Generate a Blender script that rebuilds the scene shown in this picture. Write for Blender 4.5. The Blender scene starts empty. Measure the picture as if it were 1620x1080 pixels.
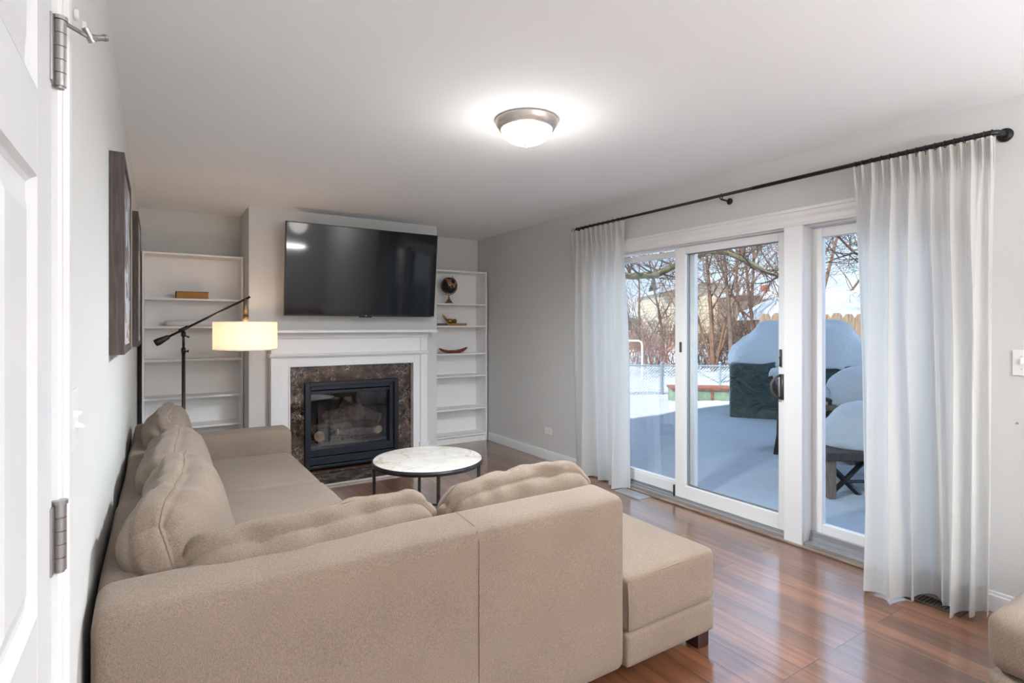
import bpy, bmesh, math, random
from mathutils import Vector, Matrix, noise

S = bpy.context.scene
C = S.collection
random.seed(7)
PI = math.pi
R = math.radians

# ------------------------------------------------------------------ camera
CAM_Z = 1.361
YAW = math.atan((810 - 247) / 870.0)
FX, FY = math.sin(YAW), math.cos(YAW)          # view direction on the floor plan
cam = bpy.data.cameras.new('camera')
cam.sensor_width = 36.0
cam.lens = 870.0 * 36.0 / 1620.0
cam.shift_y = -23.0 / 1620.0
cam.clip_start = 0.05
cam.clip_end = 300
camo = bpy.data.objects.new('camera', cam)
C.objects.link(camo)
camo.location = (0, 0, CAM_Z)
camo.rotation_euler = (PI / 2, 0, -YAW)
S.camera = camo

# ------------------------------------------------------------------ sky, sun, lights, exposure
w = bpy.data.worlds.new('sky')
S.world = w
w.use_nodes = True
nt = w.node_tree
nt.nodes.clear()
tc = nt.nodes.new('ShaderNodeTexCoord')
sep = nt.nodes.new('ShaderNodeSeparateXYZ')
ramp = nt.nodes.new('ShaderNodeValToRGB')
bgn = nt.nodes.new('ShaderNodeBackground')
out = nt.nodes.new('ShaderNodeOutputWorld')
nt.links.new(tc.outputs['Generated'], sep.inputs[0])
nt.links.new(sep.outputs[2], ramp.inputs[0])
nt.links.new(ramp.outputs[0], bgn.inputs[0])
nt.links.new(bgn.outputs[0], out.inputs[0])
e = ramp.color_ramp.elements
e[0].position = 0.0
e[0].color = (0.86, 0.98, 1.10, 1)
e[1].position = 1.0
e[1].color = (0.05, 0.095, 0.20, 1)
m_ = ramp.color_ramp.elements.new(0.14)
m_.color = (0.50, 0.70, 0.95, 1)
m_ = ramp.color_ramp.elements.new(0.24)
m_.color = (1.45, 1.80, 2.25, 1)
m_ = ramp.color_ramp.elements.new(0.55)
m_.color = (1.05, 1.45, 2.05, 1)
m_ = ramp.color_ramp.elements.new(0.72)
m_.color = (0.10, 0.17, 0.32, 1)
bgn.inputs[1].default_value = 1.0

def lamp(name, kind, loc, energy, color=(1, 1, 1), **kw):
    d = bpy.data.lights.new(name, kind)
    d.energy = energy
    d.color = color
    for k, v in kw.items():
        if k not in ('aim',):
            setattr(d, k, v)
    o = bpy.data.objects.new(name, d)
    C.objects.link(o)
    o.location = loc
    if 'aim' in kw:
        o.rotation_euler = Vector(kw['aim']).to_track_quat('-Z', 'Y').to_euler()
    return o

SUN_DIR = Vector((math.cos(R(50)) * math.cos(R(8)), math.cos(R(50)) * math.sin(R(8)), -math.sin(R(50))))
lamp('sun', 'SUN', (-10, -2, 20), 5.2, (1.0, 0.93, 0.84), angle=R(0.6), aim=SUN_DIR)
# unseen fill lights added behind the camera to brighten the room
lamp('rear_fill_down', 'AREA', (1.95, -1.9, 2.42), 62, (0.93, 0.96, 1.0), shape='RECTANGLE', size=2.2, size_y=1.6, aim=(0, 0.0, -1))
lamp('rear_fill_up', 'AREA', (2.3, -1.6, 1.6), 110, (0.97, 0.97, 1.0), shape='DISK', size=0.6, aim=(0, 0.0, 1))
lamp('rear_fill_point', 'POINT', (1.9, -2.3, 1.5), 26, (1.0, 0.93, 0.86), shadow_soft_size=0.3)

S.view_settings.view_transform = 'Standard'
S.view_settings.look = 'None'
S.view_settings.gamma = 1.0
S.view_settings.use_curve_mapping = False
S.view_settings.exposure = 0.6
S.cycles.use_denoising = True
S.cycles.max_bounces = 10
S.cycles.diffuse_bounces = 6
S.cycles.glossy_bounces = 5
S.cycles.transmission_bounces = 6
S.cycles.transparent_max_bounces = 16
S.cycles.sample_clamp_indirect = 6.0

# ------------------------------------------------------------------ materials
def nodes(name):
    m = bpy.data.materials.new(name)
    m.use_nodes = True
    t = m.node_tree
    return m, t, t.nodes['Principled BSDF'], t.nodes['Material Output']

def N(t, kind, **kw):
    n = t.nodes.new('ShaderNode' + kind)
    for k, v in kw.items():
        if hasattr(n, k):
            setattr(n, k, v)
        else:
            n.inputs[k].default_value = v
    return n

def mat(name, col, rough=0.5, metal=0.0, spec=0.5, var=0.0, vscale=8.0, bump=0.0, bscale=60.0, stretch=(1, 1, 1), coat=0.0):
    m, t, p, o = nodes(name)
    p.inputs['Base Color'].default_value = (*col, 1)
    p.inputs['Roughness'].default_value = rough
    p.inputs['Metallic'].default_value = metal
    p.inputs['Specular IOR Level'].default_value = spec
    p.inputs['Coat Weight'].default_value = coat
    tcn = N(t, 'TexCoord')
    mp = N(t, 'Mapping')
    mp.inputs['Scale'].default_value = stretch
    t.links.new(tcn.outputs['Object'], mp.inputs[0])
    if var > 0:
        nz = N(t, 'TexNoise', Scale=vscale, Detail=5.0)
        t.links.new(mp.outputs[0], nz.inputs['Vector'])
        r = N(t, 'ValToRGB')
        r.color_ramp.elements[0].position = 0.3
        r.color_ramp.elements[1].position = 0.7
        r.color_ramp.elements[0].color = (*[c * (1 - var) for c in col], 1)
        r.color_ramp.elements[1].color = (*[min(1, c * (1 + var)) for c in col], 1)
        t.links.new(nz.outputs[0], r.inputs[0])
        t.links.new(r.outputs[0], p.inputs['Base Color'])
    if bump > 0:
        nb = N(t, 'TexNoise', Scale=bscale, Detail=4.0)
        t.links.new(mp.outputs[0], nb.inputs['Vector'])
        b = N(t, 'Bump', Strength=bump, Distance=0.01)
        t.links.new(nb.outputs[0], b.inputs['Height'])
        t.links.new(b.outputs[0], p.inputs['Normal'])
    return m

M = {}
M['wall'] = mat('wall_paint', (0.63, 0.63, 0.615), 0.75, spec=0.25, bump=0.06, bscale=220)
M['ceiling'] = mat('ceiling_paint', (0.86, 0.90, 0.93), 0.9, spec=0.1, bump=0.03, bscale=120)
M['hinge_metal'] = mat('hinge_nickel', (0.33, 0.32, 0.31), 0.4, 0.8)
M['trim'] = mat('trim_paint', (0.77, 0.77, 0.775), 0.35, spec=0.4)
M['doorpaint'] = mat('door_paint', (0.68, 0.69, 0.71), 0.42, spec=0.4)
M['shelf'] = mat('shelf_laminate', (0.86, 0.86, 0.855), 0.45, spec=0.35)
M['vinyl'] = mat('vinyl_frame', (0.78, 0.78, 0.78), 0.35, spec=0.4)
M['alu'] = mat('aluminium_track', (0.42, 0.42, 0.43), 0.35, 0.6)
M['nickel'] = mat('brushed_nickel', (0.60, 0.56, 0.53), 0.38, 0.85, var=0.1, vscale=30, stretch=(1, 1, 6))
M['blackmetal'] = mat('black_metal', (0.012, 0.012, 0.014), 0.42, 0.2)
M['bronze'] = mat('dark_bronze', (0.03, 0.024, 0.02), 0.38, 0.6)
M['steel'] = mat('dark_steel', (0.07, 0.07, 0.075), 0.35, 0.8, var=0.3, vscale=20)
M['insert'] = mat('insert_metal', (0.008, 0.012, 0.020), 0.38, 0.3)
M['brass'] = mat('brass', (0.55, 0.34, 0.10), 0.28, 0.95)
M['agedbrass'] = mat('aged_brass', (0.30, 0.21, 0.13), 0.4, 0.8)
M['plastic'] = mat('white_plastic', (0.80, 0.80, 0.78), 0.4)
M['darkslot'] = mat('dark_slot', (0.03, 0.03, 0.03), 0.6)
M['legwood'] = mat('dark_leg_wood', (0.035, 0.014, 0.010), 0.35, var=0.3, vscale=10, stretch=(4, 4, 1))
M['red_wood'] = mat('reddish_wood', (0.20, 0.062, 0.028), 0.4, var=0.4, vscale=14, stretch=(1, 8, 8))
M['bark'] = mat('tree_bark', (0.13, 0.092, 0.07), 0.9, var=0.35, vscale=6)
M['bark_red'] = mat('reddish_bark', (0.19, 0.105, 0.07), 0.9, var=0.3, vscale=6)
M['bark_moss'] = mat('mossy_bark', (0.15, 0.14, 0.085), 0.9, var=0.4, vscale=5)
M['twig_red'] = mat('red_twig', (0.27, 0.13, 0.10), 0.85)
M['needle'] = mat('evergreen_needle', (0.05, 0.065, 0.05), 0.9, var=0.4, vscale=4)
M['wicker'] = mat('wicker', (0.045, 0.033, 0.027), 0.6, var=0.5, vscale=60, bump=0.8, bscale=90)
M['tabletop_wood'] = mat('weathered_wood', (0.17, 0.12, 0.09), 0.7, var=0.4, vscale=12, stretch=(1, 8, 1))
M['house_a'] = mat('tan_siding', (0.46, 0.38, 0.27), 0.85, var=0.08, vscale=2)
M['winframe'] = mat('white_window_frame', (0.8, 0.8, 0.8), 0.5)
M['winglass'] = mat('dark_window_glass', (0.10, 0.12, 0.15), 0.15)
M['galv'] = mat('galvanised_steel', (0.34, 0.40, 0.44), 0.45, 0.5)
M['whitepipe'] = mat('white_pipe', (0.85, 0.85, 0.87), 0.4)
M['bed_green'] = mat('faded_green_board', (0.22, 0.30, 0.21), 0.8, var=0.25, vscale=5)
M['bed_rust'] = mat('rusty_edge', (0.25, 0.09, 0.06), 0.85, var=0.4, vscale=8)
M['fencewood'] = mat('cedar_board', (0.37, 0.26, 0.17), 0.8, var=0.35, vscale=5, stretch=(8, 8, 1))
M['brick'] = mat('red_brick', (0.30, 0.09, 0.06), 0.9, var=0.3)
M['cavity'] = mat('firebox_lining', (0.035, 0.03, 0.028), 0.85, var=0.4, vscale=9)
M['logbark'] = mat('log_bark', (0.085, 0.062, 0.05), 0.95, var=0.6, vscale=25, bump=1.0, bscale=50)
M['logend'] = mat('log_end', (0.50, 0.34, 0.20), 0.9, var=0.3, vscale=20)
M['page'] = mat('gilded_page_edges', (0.42, 0.20, 0.045), 0.7, var=0.15, vscale=60, stretch=(1, 1, 12))
M['bookcover'] = mat('book_cover_maroon', (0.07, 0.02, 0.018), 0.5)
M['book_gray'] = mat('book_cover_slate', (0.09, 0.085, 0.09), 0.6)
M['book_tan'] = mat('book_cover_tan', (0.25, 0.13, 0.075), 0.6, var=0.5, vscale=35)
M['vent_dark'] = mat('bronze_register', (0.10, 0.07, 0.055), 0.45, 0.5)
M['vent_light'] = mat('pale_register', (0.42, 0.47, 0.50), 0.3, 0.5)
M['grayframe'] = mat('greyed_wood_frame', (0.075, 0.058, 0.050), 0.65, var=0.45, vscale=9, stretch=(14, 14, 1))
M['ceramic'] = mat('white_ceramic', (0.72, 0.72, 0.71), 0.3)

def m_floor():
    m, t, p, o = nodes('plank_floor')
    tcn = N(t, 'TexCoord')
    sp = N(t, 'SeparateXYZ')
    cb = N(t, 'CombineXYZ')
    t.links.new(tcn.outputs['Object'], sp.inputs[0])
    t.links.new(sp.outputs[1], cb.inputs[0])
    t.links.new(sp.outputs[0], cb.inputs[1])
    br = N(t, 'TexBrick')
    br.offset = 0.37
    br.offset_frequency = 3
    br.inputs['Scale'].default_value = 1.0
    br.inputs['Brick Width'].default_value = 1.21
    br.inputs['Row Height'].default_value = 0.127
    br.inputs['Mortar Size'].default_value = 0.0018
    br.inputs['Mortar Smooth'].default_value = 0.2
    br.inputs['Color1'].default_value = (0.0, 0.0, 0.0, 1)
    br.inputs['Color2'].default_value = (1, 1, 1, 1)
    br.inputs['Mortar'].default_value = (0.5, 0.5, 0.5, 1)
    t.links.new(cb.outputs[0], br.inputs['Vector'])
    mp = N(t, 'Mapping')
    mp.inputs['Scale'].default_value = (1.3, 15.0, 1)
    t.links.new(cb.outputs[0], mp.inputs[0])
    # shift the grain per plank so that it breaks at the joints
    sc = N(t, 'VectorMath', operation='SCALE')
    t.links.new(br.outputs['Color'], sc.inputs[0])
    sc.inputs['Scale'].default_value = 7.0
    ad = N(t, 'VectorMath', operation='ADD')
    t.links.new(mp.outputs[0], ad.inputs[0])
    t.links.new(sc.outputs[0], ad.inputs[1])
    nz = N(t, 'TexNoise', Scale=1.6, Detail=6.0, Roughness=0.58, Distortion=0.35)
    t.links.new(ad.outputs[0], nz.inputs['Vector'])
    r = N(t, 'ValToRGB')
    el = r.color_ramp.elements
    el[0].position = 0.30
    el[0].color = (0.105, 0.040, 0.020, 1)
    el[1].position = 0.72
    el[1].color = (0.235, 0.100, 0.049, 1)
    q = el.new(0.5)
    q.color = (0.165, 0.067, 0.032, 1)
    t.links.new(nz.outputs[0], r.inputs[0])
    hsv = N(t, 'HueSaturation')
    mr = N(t, 'MapRange')
    mr.inputs['To Min'].default_value = 0.72
    mr.inputs['To Max'].default_value = 1.25
    t.links.new(br.outputs['Color'], mr.inputs[0])
    t.links.new(mr.outputs[0], hsv.inputs['Value'])
    t.links.new(r.outputs[0], hsv.inputs['Color'])
    mx = N(t, 'MixRGB')
    mx.inputs[2].default_value = (0.045, 0.018, 0.010, 1)
    t.links.new(br.outputs['Fac'], mx.inputs[0])
    t.links.new(hsv.outputs[0], mx.inputs[1])
    t.links.new(mx.outputs[0], p.inputs['Base Color'])
    p.inputs['Roughness'].default_value = 0.30
    p.inputs['Specular IOR Level'].default_value = 0.3
    p.inputs['Coat Weight'].default_value = 1.0
    p.inputs['Coat Roughness'].default_value = 0.13
    p.inputs['Coat IOR'].default_value = 1.75
    p.inputs['Coat Tint'].default_value = (1, 0.97, 0.93, 1)
    b = N(t, 'Bump', Strength=0.25, Distance=0.002)
    b.invert = True
    t.links.new(br.outputs['Fac'], b.inputs['Height'])
    b2 = N(t, 'Bump', Strength=0.0, Distance=0.002)
    t.links.new(nz.outputs[0], b2.inputs['Height'])
    t.links.new(b.outputs[0], b2.inputs['Normal'])
    t.links.new(b2.outputs[0], p.inputs['Normal'])
    t.links.new(b.outputs[0], p.inputs['Coat Normal'])
    return m
M['floor'] = m_floor()

def m_fabric(name, a, b):
    m, t, p, o = nodes(name)
    tcn = N(t, 'TexCoord')
    n1 = N(t, 'TexNoise', Scale=3.0, Detail=3.0)
    t.links.new(tcn.outputs['Object'], n1.inputs['Vector'])
    cols = []
    for sc in ((560, 560, 170), (260, 260, 560)):
        mp = N(t, 'Mapping')
        mp.inputs['Scale'].default_value = sc
        t.links.new(tcn.outputs['Object'], mp.inputs[0])
        n = N(t, 'TexNoise', Scale=1.0, Detail=2.0)
        t.links.new(mp.outputs[0], n.inputs['Vector'])
        cols.append(n)
    ma = N(t, 'Math', operation='ADD')
    t.links.new(cols[0].outputs[0], ma.inputs[0])
    t.links.new(cols[1].outputs[0], ma.inputs[1])
    mb = N(t, 'Math', operation='MULTIPLY_ADD')
    mb.inputs[1].default_value = 0.42
    t.links.new(ma.outputs[0], mb.inputs[0])
    mc = N(t, 'Math', operation='MULTIPLY')
    mc.inputs[1].default_value = 0.18
    t.links.new(n1.outputs[0], mc.inputs[0])
    t.links.new(mc.outputs[0], mb.inputs[2])
    r = N(t, 'ValToRGB')
    r.color_ramp.elements[0].position = 0.30
    r.color_ramp.elements[0].color = (*a, 1)
    r.color_ramp.elements[1].position = 0.72
    r.color_ramp.elements[1].color = (*b, 1)
    t.links.new(mb.outputs[0], r.inputs[0])
    t.links.new(r.outputs[0], p.inputs['Base Color'])
    p.inputs['Roughness'].default_value = 0.92
    p.inputs['Specular IOR Level'].default_value = 0.12
    p.inputs['Sheen Weight'].default_value = 0.12
    p.inputs['Sheen Roughness'].default_value = 0.5
    bp = N(t, 'Bump', Strength=0.35, Distance=0.0015)
    t.links.new(ma.outputs[0], bp.inputs['Height'])
    t.links.new(bp.outputs[0], p.inputs['Normal'])
    return m
M['fabric'] = m_fabric('oatmeal_weave', (0.120, 0.088, 0.066), (0.33, 0.257, 0.198))

def m_marble(name, base, cloud, vein, vscale, rough):
    m, t, p, o = nodes(name)
    tcn = N(t, 'TexCoord')
    n1 = N(t, 'TexNoise', Scale=vscale * 0.8, Detail=8.0, Roughness=0.72)
    t.links.new(tcn.outputs['Object'], n1.inputs['Vector'])
    r1 = N(t, 'ValToRGB')
    r1.color_ramp.elements[0].position = 0.38
    r1.color_ramp.elements[0].color = (*base, 1)
    r1.color_ramp.elements[1].position = 0.68
    r1.color_ramp.elements[1].color = (*cloud, 1)
    t.links.new(n1.outputs[0], r1.inputs[0])
    n2 = N(t, 'TexNoise', Scale=vscale * 1.6, Detail=5.0)
    t.links.new(tcn.outputs['Object'], n2.inputs['Vector'])
    sc = N(t, 'VectorMath', operation='SCALE')
    sc.inputs['Scale'].default_value = 0.28
    t.links.new(n2.outputs['Color'], sc.inputs[0])
    ad = N(t, 'VectorMath', operation='ADD')
    t.links.new(tcn.outputs['Object'], ad.inputs[0])
    t.links.new(sc.outputs[0], ad.inputs[1])
    vo = N(t, 'TexVoronoi', Scale=vscale)
    vo.feature = 'DISTANCE_TO_EDGE'
    t.links.new(ad.outputs[0], vo.inputs['Vector'])
    r2 = N(t, 'ValToRGB')
    r2.color_ramp.elements[0].position = 0.0
    r2.color_ramp.elements[0].color = (1, 1, 1, 1)
    r2.color_ramp.elements[1].position = 0.05
    r2.color_ramp.elements[1].color = (0, 0, 0, 1)
    t.links.new(vo.outputs[0], r2.inputs[0])
    n3 = N(t, 'TexNoise', Scale=vscale * 0.7, Detail=2.0)
    t.links.new(tcn.outputs['Object'], n3.inputs['Vector'])
    r3 = N(t, 'ValToRGB')
    r3.color_ramp.elements[0].position = 0.45
    r3.color_ramp.elements[1].position = 0.70
    t.links.new(n3.outputs[0], r3.inputs[0])
    mu = N(t, 'Math', operation='MULTIPLY')
    t.links.new(r2.outputs[0], mu.inputs[0])
    t.links.new(r3.outputs[0], mu.inputs[1])
    mx = N(t, 'MixRGB')
    mx.inputs[2].default_value = (*vein, 1)
    t.links.new(mu.outputs[0], mx.inputs[0])
    t.links.new(r1.outputs[0], mx.inputs[1])
    t.links.new(mx.outputs[0], p.inputs['Base Color'])
    p.inputs['Roughness'].default_value = rough
    return m
M['marble_dark'] = m_marble('emperador_marble', (0.010, 0.008, 0.008), (0.120, 0.070, 0.048), (0.75, 0.60, 0.48), 15.0, 0.08)
M['marble_light'] = m_marble('cream_marble', (0.60, 0.55, 0.49), (0.74, 0.71, 0.66), (0.42, 0.32, 0.24), 5.0, 0.22)

def m_glass(name, tint=(1, 1, 1), refl=1.0, rough=0.0):
    m = bpy.data.materials.new(name)
    m.use_nodes = True
    t = m.node_tree
    t.nodes.clear()
    o = N(t, 'OutputMaterial')
    tr = N(t, 'BsdfTransparent')
    tr.inputs[0].default_value = (*tint, 1)
    gl = N(t, 'BsdfGlossy')
    gl.inputs['Roughness'].default_value = rough
    fr = N(t, 'Fresnel')
    fr.inputs[0].default_value = 1.5
    mu = N(t, 'Math', operation='MULTIPLY')
    mu.inputs[1].default_value = refl
    t.links.new(fr.outputs[0], mu.inputs[0])
    mx = N(t, 'MixShader')
    t.links.new(mu.outputs[0], mx.inputs[0])
    t.links.new(tr.outputs[0], mx.inputs[1])
    t.links.new(gl.outputs[0], mx.inputs[2])
    t.links.new(mx.outputs[0], o.inputs[0])
    return m
M['glass'] = m_glass('window_glass', (0.96, 0.98, 0.98), 0.35)
M['fireglass'] = m_glass('fireplace_glass', (0.88, 0.90, 0.93), 1.2)

def m_screen():
    m, t, p, o = nodes('screen_black')
    p.inputs['Base Color'].default_value = (0.004, 0.0045, 0.006, 1)
    p.inputs['Roughness'].default_value = 0.06
    p.inputs['Specular IOR Level'].default_value = 0.34
    return m
M['screen'] = m_screen()

def m_translucent(name, col, trans, emit=None, estr=0.0, weave=0.0):
    m = bpy.data.materials.new(name)
    m.use_nodes = True
    t = m.node_tree
    t.nodes.clear()
    o = N(t, 'OutputMaterial')
    d = N(t, 'BsdfDiffuse')
    l = N(t, 'BsdfTranslucent')
    d.inputs[0].default_value = (*col, 1)
    l.inputs[0].default_value = (*col, 1)
    tcn = N(t, 'TexCoord')
    if weave:
        nz = N(t, 'TexNoise', Scale=260.0, Detail=2.0)
        t.links.new(tcn.outputs['Object'], nz.inputs['Vector'])
        bp = N(t, 'Bump', Strength=weave, Distance=0.001)
        t.links.new(nz.outputs[0], bp.inputs['Height'])
        t.links.new(bp.outputs[0], d.inputs['Normal'])
    mx = N(t, 'MixShader')
    mx.inputs[0].default_value = trans
    t.links.new(d.outputs[0], mx.inputs[1])
    t.links.new(l.outputs[0], mx.inputs[2])
    last = mx
    if emit:
        em = N(t, 'Emission')
        em.inputs[0].default_value = (*emit, 1)
        em.inputs[1].default_value = estr
        ad = N(t, 'AddShader')
        t.links.new(mx.outputs[0], ad.inputs[0])
        t.links.new(em.outputs[0], ad.inputs[1])
        last = ad
    t.links.new(last.outputs[0], o.inputs[0])
    return m
M['curtain'] = m_translucent('sheer_linen', (0.80, 0.79, 0.77), 0.60, weave=0.5)
M['shade'] = m_translucent('linen_lamp_shade', (0.86, 0.79, 0.71), 0.35, (1.0, 0.70, 0.44), 0.11, weave=0.6)

def m_emit(name, col, s):
    m, t, p, o = nodes(name)
    p.inputs['Base Color'].default_value = (0.9, 0.88, 0.82, 1)
    p.inputs['Emission Color'].default_value = (*col, 1)
    p.inputs['Emission Strength'].default_value = s
    p.inputs['Roughness'].default_value = 0.3
    return m
M['dome'] = m_emit('lit_frosted_glass', (1.0, 0.90, 0.72), 1.6)

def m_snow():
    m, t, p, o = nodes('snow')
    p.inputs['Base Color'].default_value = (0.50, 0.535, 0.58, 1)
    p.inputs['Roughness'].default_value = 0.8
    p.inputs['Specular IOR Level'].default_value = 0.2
    tcn = N(t, 'TexCoord')
    b1 = N(t, 'TexNoise', Scale=2.5, Detail=4.0)
    b2 = N(t, 'TexNoise', Scale=16.0, Detail=5.0)
    t.links.new(tcn.outputs['Object'], b1.inputs['Vector'])
    t.links.new(tcn.outputs['Object'], b2.inputs['Vector'])
    u1 = N(t, 'Bump', Strength=0.5, Distance=0.12)
    u2 = N(t, 'Bump', Strength=0.6, Distance=0.02)
    t.links.new(b1.outputs[0], u1.inputs['Height'])
    t.links.new(b2.outputs[0], u2.inputs['Height'])
    t.links.new(u1.outputs[0], u2.inputs['Normal'])
    t.links.new(u2.outputs[0], p.inputs['Normal'])
    return m
M['snow'] = m_snow()

def m_cover():
    m, t, p, o = nodes('green_tarpaulin')
    p.inputs['Base Color'].default_value = (0.030, 0.056, 0.052, 1)
    p.inputs['Roughness'].default_value = 0.5
    tcn = N(t, 'TexCoord')
    b1 = N(t, 'TexNoise', Scale=3.0, Detail=3.0, Distortion=1.2)
    t.links.new(tcn.outputs['Object'], b1.inputs['Vector'])
    u1 = N(t, 'Bump', Strength=1.0, Distance=0.16)
    t.links.new(b1.outputs[0], u1.inputs['Height'])
    t.links.new(u1.outputs[0], p.inputs['Normal'])
    return m
M['cover'] = m_cover()
M['handle'] = mat('grey_bronze_handle', (0.085, 0.078, 0.072), 0.45, 0.3)

def m_siding(name, a, b, h):
    m, t, p, o = nodes(name)
    tcn = N(t, 'TexCoord')
    br = N(t, 'TexBrick')
    br.offset = 0.5
    sp = N(t, 'SeparateXYZ')
    cb = N(t, 'CombineXYZ')
    t.links.new(tcn.outputs['Object'], sp.inputs[0])
    t.links.new(sp.outputs[0], cb.inputs[0])
    t.links.new(sp.outputs[2], cb.inputs[1])
    br.inputs['Scale'].default_value = 1.0
    br.inputs['Brick Width'].default_value = h * 3
    br.inputs['Row Height'].default_value = h
    br.inputs['Mortar Size'].default_value = 0.02
    br.inputs['Color1'].default_value = (*a, 1)
    br.inputs['Color2'].default_value = (*b, 1)
    br.inputs['Mortar'].default_value = (*[c * 0.72 for c in a], 1)
    t.links.new(cb.outputs[0], br.inputs['Vector'])
    t.links.new(br.outputs['Color'], p.inputs['Base Color'])
    p.inputs['Roughness'].default_value = 0.9
    return m
M['brick_tan'] = m_siding('tan_brick', (0.56, 0.48, 0.36), (0.61, 0.53, 0.41), 0.22)
M['shed'] = mat('brown_shed_boards', (0.24, 0.17, 0.13), 0.85, var=0.3, vscale=4, stretch=(6, 6, 1))

def m_globe():
    m, t, p, o = nodes('globe_map')
    tcn = N(t, 'TexCoord')
    nz = N(t, 'TexNoise', Scale=9.0, Detail=4.0)
    t.links.new(tcn.outputs['Object'], nz.inputs['Vector'])
    r = N(t, 'ValToRGB')
    r.color_ramp.interpolation = 'CONSTANT'
    r.color_ramp.elements[0].color = (0.008, 0.009, 0.012, 1)
    r.color_ramp.elements[1].position = 0.53
    r.color_ramp.elements[1].color = (0.34, 0.15, 0.07, 1)
    t.links.new(nz.outputs[0], r.inputs[0])
    t.links.new(r.outputs[0], p.inputs['Base Color'])
    p.inputs['Roughness'].default_value = 0.25
    return m
M['globe'] = m_globe()

def m_canvas():
    m, t, p, o = nodes('abstract_canvas')
    tcn = N(t, 'TexCoord')
    mp = N(t, 'Mapping')
    mp.inputs['Scale'].default_value = (1, 2.2, 3.4)
    t.links.new(tcn.outputs['Object'], mp.inputs[0])
    nz = N(t, 'TexNoise', Scale=1.0, Detail=6.0, Distortion=0.6)
    t.links.new(mp.outputs[0], nz.inputs['Vector'])
    r = N(t, 'ValToRGB')
    r.color_ramp.interpolation = 'CONSTANT'
    el = r.color_ramp.elements
    el[0].color = (0.06, 0.05, 0.05, 1)
    el[1].position = 0.42
    el[1].color = (0.13, 0.12, 0.13, 1)
    for pos, c in ((0.5, (0.55, 0.60, 0.68)), (0.58, (0.30, 0.15, 0.08)), (0.66, (0.12, 0.08, 0.07))):
        q = el.new(pos)
        q.color = (*c, 1)
    t.links.new(nz.outputs[0], r.inputs[0])
    t.links.new(r.outputs[0], p.inputs['Base Color'])
    p.inputs['Roughness'].default_value = 0.25
    return m
M['canvas'] = m_canvas()

def m_threshold():
    return mat('grey_oak_threshold', (0.27, 0.20, 0.155), 0.45, var=0.45, vscale=6, stretch=(10, 0.9, 1))
M['threshold'] = m_threshold()

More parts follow.
